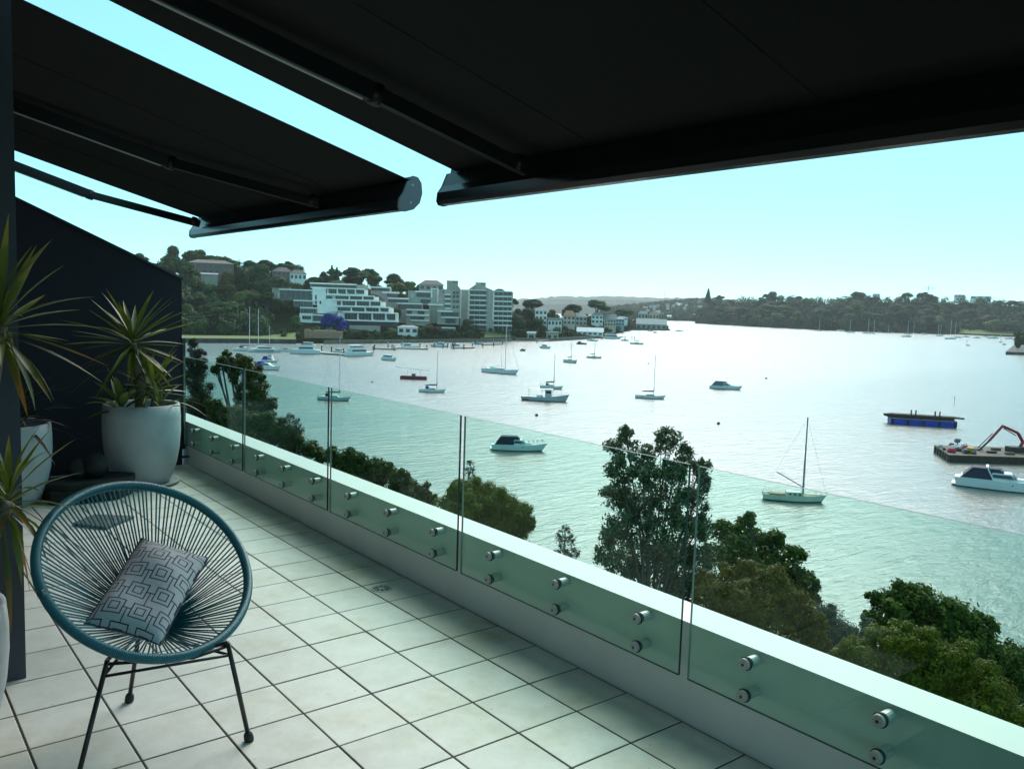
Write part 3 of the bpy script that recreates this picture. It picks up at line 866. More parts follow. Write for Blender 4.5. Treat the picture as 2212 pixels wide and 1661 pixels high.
# patterned cushion on the chair
def cushion_mat():
    m = bpy.data.materials.new('cushion_print'); m.use_nodes = True
    t = m.node_tree; b = t.nodes['Principled BSDF']
    co = t.nodes.new('ShaderNodeTexCoord')
    N = t.nodes.new; Lk = t.links.new
    def mt(op, a, b_=None, c=None):
        q = N('ShaderNodeMath'); q.operation = op
        for i, z in enumerate((a, b_, c)):
            if z is None: continue
            if isinstance(z, (int, float)): q.inputs[i].default_value = z
            else: Lk(z, q.inputs[i])
        return q.outputs[0]
    sp = N('ShaderNodeSeparateXYZ'); Lk(co.outputs['UV'], sp.inputs[0])
    # motif lattice: rows of nested squares, each second row shifted by half a motif
    px_, py_ = sp.outputs[0], sp.outputs[1]       # already in motif units
    row = mt('FLOOR', py_)
    sh = mt('MULTIPLY', mt('MODULO', mt('ABSOLUTE', row), 2.0), 0.5)
    fx = mt('SUBTRACT', mt('FRACT', mt('ADD', px_, sh)), 0.5)
    fy = mt('SUBTRACT', mt('FRACT', py_), 0.5)
    ax = mt('ABSOLUTE', fx); ay = mt('ABSOLUTE', fy)
    mxd = mt('MAXIMUM', ax, ay)
    def band(v, c, w_):
        return mt('LESS_THAN', mt('ABSOLUTE', mt('SUBTRACT', v, c)), w_)
    l1 = band(mxd, 0.165, 0.022)
    l2 = band(mxd, 0.335, 0.024)
    l3 = mt('MULTIPLY', band(fx, 0.0, .022), mt('GREATER_THAN', fy, .335))
    l4 = mt('MULTIPLY', band(ax, 0.50, .022), mt('LESS_THAN', fy, 0.0))
    l5 = mt('MULTIPLY', band(fy, 0.0, .024), mt('GREATER_THAN', ax, .335))
    ln = l1
    for q in (l2, l3, l4, l5): ln = mt('MAXIMUM', ln, q)
    nz = N('ShaderNodeTexNoise'); nz.inputs['Scale'].default_value = 260; Lk(co.outputs['Object'], nz.inputs['Vector'])
    mx = N('ShaderNodeMix'); mx.data_type = 'RGBA'; Lk(ln, mx.inputs[0])
    mx.inputs[6].default_value = (.56, .565, .60, 1); mx.inputs[7].default_value = (.035, .043, .060, 1)
    m2 = N('ShaderNodeMix'); m2.data_type = 'RGBA'; m2.blend_type = 'MULTIPLY'; m2.inputs[0].default_value = .45
    Lk(mx.outputs[2], m2.inputs[6]); Lk(nz.outputs['Fac'], m2.inputs[7])
    Lk(m2.outputs[2], b.inputs['Base Color']); b.inputs['Roughness'].default_value = .9
    bp = N('ShaderNodeBump'); bp.inputs['Strength'].default_value = .25; bp.inputs['Distance'].default_value = .002
    Lk(nz.outputs['Fac'], bp.inputs['Height']); Lk(bp.outputs[0], b.inputs['Normal'])
    return m
SC = .967
cc_ = CAMP + (Vector((.8921, 3.3085, .5059)) - CAMP) * SC
CM = Matrix(((.7961, .6041, -.0352), (-.5321, .6711, -.5162), (-.2883, .4297, .8557))).to_4x4()
cw, chh = .2763 * SC, .4608 * SC
cu = thing('cushion', 'grey oblong cushion with a dark nested-square print, lying in the teal chair', 'cushion', cc_)
mb = MB(); NU, NV = 26, 40
vv = []; uv = []
for side in (1, -1):
    for j in range(NV + 1):
        for i in range(NU + 1):
            u = i / NU * 2 - 1; v = j / NV * 2 - 1
            e = (1 - abs(u) ** 2.6) * (1 - abs(v) ** 3.2)
            h = .062 * max(0, e) ** .55
            pin = 1 - .055 * (1 - abs(v)) * (abs(u) ** 3) * 0 - .04 * math.cos(v * math.pi / 2) * abs(u) ** 4
            pin2 = 1 - .05 * math.cos(u * math.pi / 2) * abs(v) ** 4
            z = side * h + .006 * math.sin(5 * v + 2 * u) * e + .010 * (1 - abs(u)) * math.sin(3 * v) * e
            vv.append((u * cw / 2 * pin, v * chh / 2 * pin2, z)); uv.append((u * 1.45 + .25, v * 2.55 + .2))
n1 = (NU + 1) * (NV + 1); ff = []
for s_ in (0, 1):
    for j in range(NV):
        for i in range(NU):
            a = s_ * n1 + j * (NU + 1) + i
            q = (a, a + 1, a + NU + 2, a + NU + 1)
            ff.append(q if s_ == 0 else q[::-1])
mb.add(vv, ff)
M_cush = cushion_mat()
co_ = mb.build('cover', M_cush, cu, True)
ul = co_.data.uv_layers.new(name='UVMap')
li = np.zeros(len(co_.data.loops), dtype=np.int32); co_.data.loops.foreach_get('vertex_index', li)
ul.data.foreach_set('uv', np.array(uv)[li].ravel())
co_.matrix_basis = CM
pip = MB()
edge = [(u * cw / 2, -chh / 2 * (1 - .05 * math.cos(u * math.pi / 2)), 0) for u in np.linspace(-1, 1, 14)] + [(cw / 2 * (1 - .04 * math.cos(v * math.pi / 2)), v * chh / 2, 0) for v in np.linspace(-1, 1, 20)][1:] \
    + [(u * cw / 2, chh / 2 * (1 - .05 * math.cos(u * math.pi / 2)), 0) for u in np.linspace(1, -1, 14)][1:] + [(-cw / 2 * (1 - .04 * math.cos(v * math.pi / 2)), v * chh / 2, 0) for v in np.linspace(1, -1, 20)][1:-1]
pip.tube(edge, .0032, 6, closed=True)
M_pip = mat('cushion_piping', (.05, .06, .075), .8)
po = pip.build('piping', M_pip, cu, True); po.matrix_basis = CM

# ================================================================== VEGETATION
def leaf_cloud(clumps, n_per, size, aspect=0.45, orient=0.55, shell=0.5):
    """many small leaf-shaped quads through the clumps; returns vertex array (4 per leaf)"""
    P = []; NN = []
    for (c, rx, ry, rz, k) in clumps:
        n = max(4, int(n_per * k))
        u = RNG.normal(size=(n, 3)); u /= np.linalg.norm(u, axis=1)[:, None]
        r = (shell + (1 - shell) * RNG.random(n)) ** 0.6
        r *= 1 + 0.22 * np.sin(u[:, 0] * 5 + c[0]) * np.sin(u[:, 1] * 6 + c[1]) + 0.12 * RNG.normal(size=n)
        NN.append(u)
        P.append(np.array(c) + u * r[:, None] * np.array([rx, ry, rz]))
    P = np.concatenate(P)
    n = len(P)
    U = np.concatenate(NN)
    nn = U * orient + RNG.normal(size=(n, 3)) * (1 - orient) * .62 + np.array([0, 0, .22 * orient]); nn /= np.linalg.norm(nn, axis=1)[:, None]
    a = RNG.normal(size=(n, 3)); a -= nn * (a * nn).sum(1)[:, None]; a /= np.linalg.norm(a, axis=1)[:, None]
    b = np.cross(nn, a)
    s = size * (0.6 + 0.8 * RNG.random(n))[:, None]
    V = np.stack([P - a * s, P + b * s * aspect, P + a * s, P - b * s * aspect], 1)
    return V.reshape(-1, 3)
def quads_mesh(name, V, m):
    n = len(V) // 4
    me = bpy.data.meshes.new(name)
    me.vertices.add(len(V)); me.vertices.foreach_set('co', V.astype(np.float32).ravel())
    me.loops.add(n * 4); me.loops.foreach_set('vertex_index', np.arange(n * 4, dtype=np.int32))
    me.polygons.add(n); me.polygons.foreach_set('loop_start', np.arange(0, n * 4, 4, dtype=np.int32)); me.polygons.foreach_set('loop_total', np.full(n, 4, dtype=np.int32))
    me.materials.append(m); me.update(calc_edges=True)
    return me

M_trunk = mat('tree_bark', (0.10, 0.085, 0.07), 0.9, var=0.4, scale=3)
M_trunkp = mat('gum_bark_pale', (0.30, 0.27, 0.23), 0.85, var=0.35, scale=1.5)
LEAF = dict(
    grey=leaf_mat('gum_leaf_grey_green', (0.034, 0.056, 0.022), (0.110, 0.140, 0.066), (0.26, 0.28, 0.18), .5, .25, 0, .2),
    dark=leaf_mat('leaf_dark_green', (0.022, 0.046, 0.008), (0.095, 0.125, 0.018), (0.18, 0.19, 0.035), .6, .28, 0, .12),
    brown=leaf_mat('leaf_bronze', (0.060, 0.048, 0.004), (0.160, 0.115, 0.008), (0.21, 0.13, 0.015), .55, .3),
    olive=leaf_mat('leaf_olive_yellow', (0.060, 0.068, 0.004), (0.150, 0.150, 0.008), (0.20, 0.19, 0.015), .55, .3),
    wisp=leaf_mat('leaf_wispy_grey', (0.045, 0.055, 0.04), (0.10, 0.115, 0.085), (0.15, 0.16, 0.12), .55, .3),
    mid=leaf_mat('leaf_mid_green', (0.026, 0.044, 0.008), (0.072, 0.088, 0.018), (0.13, 0.11, 0.03), .5, .3),
    casu=leaf_mat('leaf_she_oak', (0.020, 0.026, 0.014), (0.050, 0.045, 0.024), (0.085, 0.06, 0.035), .6, .2),
)
def px_r(r, D):
    return r / LENS_PX * D
def near_tree(name, lab, cat, D, clumps, leaf, size, n_per, aspect=.45, pale=False, limbs=True, tr=.09, shell=.35, grp=None, lobes=7, orient=.6):
    pts = []
    for c in clumps:
        x, y, r = c[:3]
        dd = D + (c[3] if len(c) > 3 else random.uniform(-1, 1) * px_r(r, D) * 1.2)
        pts.append((dist(x, y, dd), px_r(r, dd)))
    low = sum((p for p, _ in pts), Vector()) / len(pts)
    gz = near_ground(low.x, low.y)
    base = Vector((low.x, low.y, gz))
    t = thing(name, lab, cat, base, 0, grp)
    mb = MB()
    top = max(pts, key=lambda q: q[0].z)[0]
    fork = base.lerp(Vector((low.x, low.y, min(p.z for p, _ in pts))), .85)
    mb.tube([base - Vector((0, 0, .6)), base.lerp(fork, .5) + Vector((.1, .05, 0)), fork], [tr * 1.5, tr * 1.2, tr], 8)
    for (p, r) in pts:
        m1 = fork.lerp(p, .5) + Vector((random.uniform(-.2, .2), random.uniform(-.2, .2), .25 * r))
        mb.tube([fork, m1, p, p + Vector((random.uniform(-.3, .3) * r, random.uniform(-.3, .3) * r, .7 * r))], [tr * .6, tr * .38, tr * .2, tr * .06], 6)
        for q in range(5):
            e = p + Vector((random.uniform(-1, 1), random.uniform(-1, 1), random.uniform(-.5, .9))).normalized() * r * .95
            mb.tube([m1.lerp(p, random.uniform(.2, .9)), p.lerp(e, .5) + Vector((0, 0, .05)), e], [tr * .16, tr * .1, tr * .04], 5)
    mb.build('trunk', M_trunkp if pale else M_trunk, t, world=True)
    cl = []
    for p, r in pts:
        cl.append((tuple(p), r * .80, r * .80, r * .85, .45 * (r / .8) ** 1.6))
        for q in range(lobes):
            e = Vector((random.gauss(0, 1), random.gauss(0, 1), random.gauss(.35, .8))).normalized()
            lr = r * random.uniform(.28, .46)
            cl.append((tuple(p + e * r * random.uniform(.62, .92)), lr, lr, lr * .85, .75 / lobes * (r / .8) ** 1.6))
    V = leaf_cloud(cl, n_per, size, aspect, orient=orient, shell=shell)
    V -= np.array(base)
    o = bpy.data.objects.new('crown', quads_mesh('crown', V, LEAF[leaf])); COL.objects.link(o); o.parent = t
    return t
T1 = [(1352, 938, 20), (1335, 968, 30), (1385, 985, 34), (1440, 958, 34), (1480, 985, 30), (1345, 1020, 38), (1400, 1030, 40), (1455, 1025, 42), (1510, 1012, 26), (1330, 1075, 36),
      (1380, 1085, 46), (1440, 1090, 50), (1500, 1075, 40), (1522, 1045, 20), (1330, 1135, 40), (1390, 1150, 52), (1455, 1155, 58), (1510, 1140, 38), (1312, 1165, 24), (1320, 1205, 42), (1385, 1220, 60), (1455, 1235, 60), (1510, 1215, 46), (1440, 1290, 60), (1500, 1290, 50)]
near_tree('gum_tree', 'tall grey-green gum tree rising above the glass at centre right', 'tree', 25, T1, 'grey', .058, 2100, .42, tr=.08, shell=.15, orient=.3, lobes=8)
near_tree('broadleaf_tree', 'dark green tree just right of the tall gum, below the old sailing yacht', 'tree', 30, [(1560, 1150, 30), (1600, 1150, 36), (1618, 1122, 18), (1655, 1180, 42), (1700, 1215, 40), (1735, 1255, 30), (1580, 1200, 50), (1640, 1235, 55), (1700, 1270, 46), (1540, 1200, 30), (1680, 1165, 18), (1755, 1290, 20)], 'dark', .062, 2400, .6)
near_tree('bronze_bush', 'bronze-brown fine-leaved bush in front of the dark green tree', 'bush', 23, [(1570, 1258, 40), (1615, 1240, 34), (1660, 1265, 44), (1700, 1300, 46), (1735, 1330, 40), (1540, 1290, 45), (1600, 1300, 60), (1660, 1340, 62), (1720, 1385, 58), (1600, 1360, 60), (1760, 1370, 36), (1525, 1255, 26)], 'brown', .038, 7000, .45, shell=.5, lobes=10, orient=.75)
near_tree('wispy_shrub', 'thin grey-green wispy shrub between the bronze bush and the olive bush', 'shrub', 25, [(1775, 1318, 26), (1805, 1345, 36), (1770, 1372, 42), (1830, 1372, 34), (1800, 1410, 48), (1845, 1415, 36), (1765, 1430, 40), (1852, 1375, 26), (1872, 1352, 20), (1790, 1330, 22)], 'wisp', .045, 3600, .3, shell=.1)
near_tree('broadleaf_tree', 'dark green tree at the lower right against the open water', 'tree', 27, [(1905, 1300, 30), (1945, 1290, 34), (1985, 1300, 40), (2030, 1315, 38), (2075, 1335, 42), (2120, 1362, 36), (1925, 1335, 40), (1990, 1350, 56), (2060, 1380, 60), (2130, 1405, 50), (2175, 1425, 34), (2195, 1460, 34), (2140, 1470, 60), (2090, 1440, 56), (2205, 1520, 50), (1885, 1345, 26), (2150, 1560, 60), (2225, 1600, 60)], 'dark', .058, 2600, .6)
near_tree('olive_bush', 'yellow-olive fine-leaved bush at the lower right, just over the coping', 'bush', 20.5, [(1850, 1405, 34), (1890, 1395, 40), (1945, 1392, 46), (2000, 1410, 48), (2050, 1440, 48), (1880, 1440, 50), (1950, 1450, 66), (2030, 1490, 66), (2085, 1408, 26), (2105, 1470, 50), (2140, 1520, 56), (2085, 1540, 60), (2180, 1575, 56), (2215, 1620, 50), (1990, 1490, 50), (1830, 1440, 40)], 'olive', .038, 6500, .45, shell=.5, lobes=10, orient=.75)
near_tree('olive_bush', 'rounded olive bush standing alone below the navy-canopied cruiser', 'bush', 29, [(985, 1062, 26), (1015, 1062, 34), (1050, 1075, 40), (1090, 1090, 40), (1120, 1110, 34), (1140, 1135, 20), (970, 1095, 30), (1010, 1110, 46), (1060, 1125, 52), (1110, 1150, 44), (1060, 1170, 50), (960, 1130, 30), (1020, 1160, 50)], 'olive', .042, 7000, .45, shell=.5, lobes=10, orient=.75)
near_tree('slender_sapling', 'slender grey sapling tip standing out of the rounded olive bush', 'sapling', 31, [(1017, 1003, 11), (1013, 1020, 15), (1022, 1038, 17), (1010, 1052, 18), (985, 1045, 10)], 'wisp', .05, 900, .3, shell=.05, tr=.04)
near_tree('slender_sapling', 'sparse lone sapling against the water left of the tall gum', 'sapling', 27, [(1222, 1146, 15), (1210, 1165, 18), (1235, 1168, 17), (1222, 1190, 24), (1200, 1195, 14), (1245, 1195, 14), (1225, 1215, 26)], 'wisp', .052, 800, .35, shell=.05, tr=.04)
T10 = [(720, 985, 22), (745, 990, 24), (772, 1000, 26), (800, 1012, 26), (828, 1024, 28), (858, 1036, 28), (885, 1052, 26), (912, 1066, 22), (932, 1078, 14), (765, 1030, 34), (810, 1045, 36), (860, 1070, 36), (905, 1092, 28), (735, 1020, 30)]
near_tree('hedge_tree', 'row of low mid-green treetops along the coping behind the middle pane', 'tree', 34, T10, 'mid', .066, 2800, .55, shell=.25)
near_tree('she_oak', 'dark brownish she-oak at the far left end of the glass', 'tree', 38, [(415, 742, 12), (425, 765, 18), (412, 785, 20), (432, 800, 24), (418, 825, 28), (436, 850, 30), (420, 880, 34), (445, 905, 34), (410, 910, 30)], 'casu', .055, 4000, .25, shell=.2)
near_tree('gum_tree', 'open gum tree with bare curving limbs seen through the far panes', 'tree', 40, [(478, 780, 14), (500, 790, 20), (522, 782, 20), (545, 800, 20), (560, 815, 14), (505, 815, 16), (538, 832, 24), (562, 852, 26), (582, 872, 18), (548, 880, 28), (520, 862, 18), (468, 800, 12), (490, 765, 9), (574, 900, 22)], 'mid', .075, 1900, .45, tr=.14, shell=.15)
near_tree('scrub_bush', 'thick green scrub low behind the second glass pane', 'bush', 36, [(475, 905, 26), (510, 905, 28), (545, 915, 30), (580, 920, 30), (612, 935, 28), (640, 955, 26), (668, 970, 24), (695, 985, 20), (500, 940, 34), (560, 950, 36), (620, 970, 34), (460, 880, 20)], 'mid', .060, 3600, .5, shell=.3)
near_tree('wispy_shrub', 'pale grey twiggy shrub poking out above the scrub behind the second pane', 'shrub', 35.5, [(625, 905, 13), (640, 912, 14), (632, 926, 16), (650, 930, 10)], 'wisp', .05, 1100, .3, shell=.1, tr=.05)

# ------------------------------------------------------------------ far trees: shared variants, one object each
def far_variant(kind, seed):
    """unit-height tree (1 tall) mesh, crown and trunk materials"""
    global RNG
    st = RNG; RNG = np.random.default_rng(seed); random.seed(seed)
    tb = MB()
    cl = []
    if kind == 'dome':
        for k in range(11):
            a = random.uniform(0, 6.28); r = random.uniform(0, .30)
            z = random.uniform(.38, .84) - r * .4
            q = random.uniform(.12, .2)
            cl.append(((r * math.cos(a), r * math.sin(a), z), q, q, q * .85, q * 22))
        cl.append(((0, 0, .5), .26, .26, .3, 6))
    elif kind == 'gum':
        for k in range(12):
            a = k * 2.4 + random.uniform(-.3, .3); r = random.uniform(.08, .36)
            z = .92 - r * .75 - random.uniform(0, .12)
            q = random.uniform(.085, .15)
            cl.append(((r * math.cos(a), r * math.sin(a), z), q * 1.2, q * 1.2, q * .62, q * 24))
    elif kind == 'pine':
        for k in range(9):
            z = .15 + .8 * k / 8; q = .20 * (1 - k / 9.5)
            cl.append(((0, 0, z), q, q, .09, 1.0 + q * 10))
    else:
        for k in range(8):
            a = random.uniform(0, 6.28); r = random.uniform(0, .28)
            q = random.uniform(.14, .24)
            cl.append(((r * math.cos(a), r * math.sin(a), random.uniform(.2, .72)), q, q, q, q * 18))
    tb.tube([(0, 0, -.25), (.01, 0, .2), (0, .01, .45)], [.022, .018, .012], 5)
    for c in cl:
        tb.tube([(0, .01, .3 if kind != 'pine' else c[0][2] - .05), (c[0][0] * .5, c[0][1] * .5, c[0][2] * .6 + .15), c[0]], [.010, .007, .003], 4)
    V = leaf_cloud(cl, 150 if kind != 'gum' else 130, .030 if kind != 'gum' else .026, .75, orient=.8, shell=.6)
    RNG = st
    return V, tb
FAR_COL = {
    'green': leaf_mat('far_leaf_green', (0.008, 0.027, 0.005), (0.030, 0.068, 0.014), (0.066, 0.108, 0.026), .7, .06, .40),
    'olive': leaf_mat('far_leaf_olive', (0.028, 0.030, 0.007), (0.075, 0.068, 0.016), (0.12, 0.10, 0.03), .7, .06, .35),
    'lime': leaf_mat('far_leaf_lime', (0.045, 0.070, 0.010), (0.095, 0.130, 0.020), (0.14, 0.17, 0.03), .7, .1, .25),
    'blue': leaf_mat('jacaranda_bloom', (0.003, 0.024, 0.17), (0.008, 0.060, 0.36), (0.03, 0.10, 0.45), .6, .2),
    'pink': leaf_mat('bougainvillea_bloom', (0.22, 0.02, 0.10), (0.45, 0.05, 0.20), (0.5, .12, .25), .6, .2),
}
VAR = {}
def far_tree(kind, colr, p, h, wid=1.0, v=None):
    v = random.randrange(4) if v is None else v
    key = (kind, v, colr)
    if key not in VAR:
        st = random.getstate()
        V, tb = far_variant(kind, 100 + v * 7 + {'dome': 0, 'gum': 1, 'pine': 2, 'bush': 3}[kind])
        random.setstate(st)
        n = len(V) // 4
        tv = np.array(tb.v)
        me = bpy.data.meshes.new('tree')
        me.from_pydata(np.concatenate([V, tv]).tolist(), [], [(4 * i, 4 * i + 1, 4 * i + 2, 4 * i + 3) for i in range(n)] + [tuple(q + 4 * n for q in f) for f in tb.f])
        me.materials.append(FAR_COL[colr]); me.materials.append(M_trunk)
        me.polygons.foreach_set('material_index', [0] * n + [1] * len(tb.f)); me.update()
        VAR[key] = me
    o = bpy.data.objects.new({'dome': 'broadleaf_tree', 'gum': 'gum_tree', 'pine': 'pine_tree', 'bush': 'bush'}[kind], VAR[key])
    COL.objects.link(o)
    o.location = p; o.scale = (h * wid, h * wid, h); o.rotation_euler = (0, 0, random.uniform(0, 6.28))
    return o

# rectangles of the view kept free of trees that would stand in front of a building: x0, y0, x1, y1, distance
KEEP = []
def blocked(p, h, wid=.45):
    x, y = to_px(p + Vector((0, 0, h * .5))); D = hdist(p)
    r = h * .5 / D * LENS_PX; rw = h * wid / D * LENS_PX
    for (x0, y0, x1, y1, DD) in KEEP:
        if D < DD + 4 and x + rw * .8 > x0 and x - rw * .8 < x1 and y - r < y1 and y + r > y0: return True
    return False

# ================================================================== BUILDINGS across the water
M_bw = mat('building_white', (0.86, 0.815, 0.77), 0.7, var=0.08, scale=.3)
M_bg = mat('building_grey', (0.42, 0.365, 0.315), 0.8, var=0.12, scale=.3)
M_bgg = mat('building_green_grey', (0.35, 0.33, 0.275), 0.8, var=0.12, scale=.3)
M_bpink = mat('building_pink_grey', (0.44, 0.355, 0.325), 0.85, var=0.08, scale=.4)
M_dk = mat('recess_dark', (0.030, 0.032, 0.036), 0.5, var=.3, scale=.5)
M_win = mat('window_glass', (0.035, 0.045, 0.055), 0.12, var=.5, scale=.35)
M_rbrown = mat('roof_brown_tile', (0.17, 0.12, 0.105), 0.85, var=.15, scale=.6)
M_rpurp = mat('roof_purple_tile', (0.14, 0.105, 0.115), 0.85, var=.15, scale=.6)
M_rterra = mat('roof_terracotta', (0.34, 0.17, 0.10), 0.85, var=.15, scale=.6)
M_rgrey = mat('roof_grey_tile', (0.27, 0.27, 0.27), 0.8, var=.15, scale=.6)
M_rgreen = mat('roof_grey_green', (0.22, 0.26, 0.245), 0.7, var=.12, scale=.3)
M_rblue = mat('roof_pale_blue', (0.30, 0.38, 0.43), 0.6, var=.08, scale=.3)
M_brick = mat('brick_brown', (0.20, 0.135, 0.11), 0.9, var=.15, scale=1.2)
M_orange = mat('wall_orange_brick', (0.36, 0.20, 0.13), 0.9, var=.2, scale=.8)
M_cream = mat('wall_cream', (0.52, 0.45, 0.36), 0.8, var=.08, scale=.4)
M_stone = mat('sea_wall_stone', (0.16, 0.145, 0.12), 0.9, var=.45, scale=.7, bump=.5, bscale=2)
M_dkstone = mat('sea_wall_dark', (0.055, 0.055, 0.055), 0.9, var=.4, scale=.5)
M_umb = mat('umbrella_canvas', (0.72, 0.72, 0.70), 0.8)

class Site:
    """local frame of a building: x to the right seen from the terrace, y away, z up; metres from view pixels"""
    def __init__(s, xc, D, yb, yaw=0.0):
        s.xc, s.D = xc, D
        s.o = dist(xc, yb, D)
        s.yb = yb
        d = hdir(xc)
        s.rz = math.atan2(d.y, d.x) - math.pi / 2 + yaw
        s.ax = Vector((math.cos(s.rz), math.sin(s.rz), 0)); s.ay = Vector((-math.sin(s.rz), math.cos(s.rz), 0))
    def xz(s, x, y, dy=0.0):
        """point of the plane (local y = dy) seen at pixel x, y -> local x, z"""
        n = s.ay; p = s.o + s.ay * dy
        q = onplane(x, y, n, p) - s.o
        return q.dot(s.ax), q.z
    def thing(s, name, lab, cat, grp=None):
        return thing(name, lab, cat, s.o, s.rz, grp)
def slab(parent, name, m, s, x0, x1, y0, y1, d0, d1):
    """box whose front face (local depth d0) covers the pixel rectangle"""
    xa, za = s.xz(x0, y1, d0); xb, _ = s.xz(x1, y1, d0); xm, zb = s.xz((x0 + x1) / 2, y0, d0); _, zl = s.xz((x0 + x1) / 2, y1, d0)
    return MB().box(xa, xb, d0, d1, zl, zb).build(name, m, parent)
def cA(u, v): return 570.2 + u * .1322, 584.8 + v * .1322
def cB(u, v): return 833.3 + u * .1322, 584.8 + v * .1322

def bay_window(parent, s, x0, x1, y0, y1, d, mull=2):
    w_ = slab(parent, 'window', M_win, s, x0, x1, y0, y1, d, d + .12)
    xa, zl = s.xz(x0, y1, d); xb, zt = s.xz(x1, y0, d)
    mb = MB()
    for k in range(1, mull + 1):
        x = xa + (xb - xa) * k / (mull + 1)
        mb.box(x - .05, x + .05, d - .06, d, zl, zt)
    mb.build('mullion', M_bg, w_)
    return w_

# --- white terraced apartments
D1 = LEFT.D0(775) + 62
sA = Site(770, D1, 712)
A = sA.thing('terraced_apartments', 'white terraced apartment block stepping down the hill above the marina', 'building')
def uv(fn, u0, u1, v0, v1):
    x0, y0 = fn(u0, v0); x1, y1 = fn(u1, v1); return x0, x1, y0, y1
tilt = lambda u, v: v        # bands are drawn nearly level
rows = [  # slab u0,u1,v0,v1 ; bays ; bay v0,v1 ; wall u0,u1 ; depth of the front
    ((745, 1520, 206, 226), [(770, 1500)], 232, 274, (760, 1700), 18),
    ((760, 1655, 280, 298), [(900, 1030), (1055, 1185), (1210, 1335), (1358, 1480), (1505, 1635)], 302, 378, (790, 1700), 13),
    ((1010, 1815, 398, 414), [(1020, 1118), (1172, 1382), (1408, 1600), (1628, 1790)], 418, 470, (880, 1880), 9.5),
    ((1135, 1915, 482, 498), [(1148, 1255), (1285, 1490), (1515, 1718), (1742, 1900)], 502, 572, (1000, 1990), 6.5),
    ((1190, 2075, 584, 600), [(1205, 1412), (1440, 1640), (1668, 1875), (1900, 2035)], 604, 668, (1080, 2120), 3.3),
    ((1290, 2195, 680, 696), [(1318, 1520), (1550, 1755), (1783, 1975), (2008, 2145)], 700, 806, (1200, 2200), 0),
]
for (sl4, bays, b0, b1, (w0, w1), dep) in rows:
    x0, x1, y0, y1 = uv(cA, *sl4)
    slab(A, 'roof_slab', M_bw, sA, x0, x1, y0, y1, dep - 1.6, dep + 5)
    xw0, xw1, yw0, yw1 = uv(cA, w0, w1, sl4[3], b1 + 14)
    slab(A, 'wall', M_bw if dep < 18 else M_bg, sA, xw0, xw1, yw0, yw1, dep + 2.2, dep + 12)
    prev = None
    for (u0, u1) in bays:
        x0, x1, y0, y1 = uv(cA, u0, u1, b0, b1)
        bay_window(A, sA, x0, x1, y0, y1, dep + 2.0, 3)
        if dep < 18:
            xd, xe, yd, ye = uv(cA, u1 + 2, u1 + 22, b0 - 4, b1 + 10)
            slab(A, 'dividing_wall', M_bw, sA, xd, xe, yd, ye, dep - .6, dep + 2.2)
    if dep < 18:
        x0, x1, y0, y1 = uv(cA, sl4[0] + 10, sl4[1], b1 + 2, b1 + 13)
        slab(A, 'balcony_parapet', M_bw, sA, x0, x1, y0, y1, dep - 2.2, dep - 2.0)
    for k, (u0, u1) in enumerate(bays[1:]):
        if dep in (13, 3.3, 0):
            c = cA(u0 - 2, b1 - 4)
            xx, zz = sA.xz(*c, dep - 1.5)
            MB().lathe([(.95, .0), (.7, .35), (.0005, .55)], 8, (xx, dep - 1.5, zz)).build('umbrella', M_umb, A)
x0, x1, y0, y1 = uv(cA, 1365, 2205, 814, 832); slab(A, 'base_slab', M_bw, sA, x0, x1, y0, y1, -2.6, 6)
x0, x1, y0, y1 = uv(cA, 1372, 2200, 832, 895); slab(A, 'undercroft', M_dk, sA, x0, x1, y0, y1, -1.0, 8)
x0, x1, y0, y1 = uv(cA, 790, 1135, 284, 560); slab(A, 'stair_wall', M_bw, sA, x0, 570.2 + 1010 * .1322, y0, y1, 10.5, 16)
x0, x1, y0, y1 = uv(cA, 870, 1190, 470, 700); slab(A, 'stair_wall', M_bw, sA, x0, x1, y0, y1, 7.0, 10)
for (u0, u1, v0, v1) in ((835, 862, 400, 474), (835, 862, 495, 545), (908, 935, 495, 545)):
    x0, x1, y0, y1 = uv(cA, u0, u1, v0, v1); slab(A, 'window', M_win, sA, x0, x1, y0, y1, 6.9 if u0 > 870 else 10.4, 11)
x0, x1, y0, y1 = uv(cA, 1520, 1705, 236, 300); slab(A, 'roof_wall', M_bg, sA, x0, x1, y0, y1, 15, 22)
# left wing
for (u0, u1, v0, v1, gv0, gv1, dep) in ((240, 800, 303, 322, 330, 470, 12), (480, 805, 483, 500, 505, 585, 8), (585, 870, 600, 618, 624, 692, 4), (785, 990, 716, 736, 742, 822, 0), (790, 1015, 832, 852, 856, 925, -1)):
    x0, x1, y0, y1 = uv(cA, u0, u1, v0, v1); slab(A, 'roof_slab', M_bw, sA, x0, x1, y0, y1, dep - 1.2, dep + 8)
    x0, x1, y0, y1 = uv(cA, u0 + 8, u1 - 12, gv0, gv1 + 8); slab(A, 'wall', M_bgg, sA, x0, x1, y0 - 1, y1, dep + 1.4, dep + 9)
    x0, x1, y0, y1 = uv(cA, u0 + 20, u1 - 20, gv0, gv1); bay_window(A, sA, x0, x1, y0, y1, dep + 1.25, 5)
x0, x1, y0, y1 = uv(cA, 578, 788, 700, 925); slab(A, 'end_block', M_bw, sA, x0, x1, y0, y1, -.6, 8)
for (u0, u1, v0, v1) in ((625, 770, 738, 795), (690, 770, 858, 905)):
    x0, x1, y0, y1 = uv(cA, u0, u1, v0, v1); bay_window(A, sA, x0, x1, y0, y1, -.75, 3)
x0, x1, y0, y1 = uv(cA, 100, 425, 262, 284); slab(A, 'back_roof', M_dk, sA, x0, x1, y0, y1, 14, 24)
x0, x1, y0, y1 = uv(cA, 130, 420, 284, 480); slab(A, 'back_wall', M_bg, sA, x0, x1, y0, y1, 15, 24)
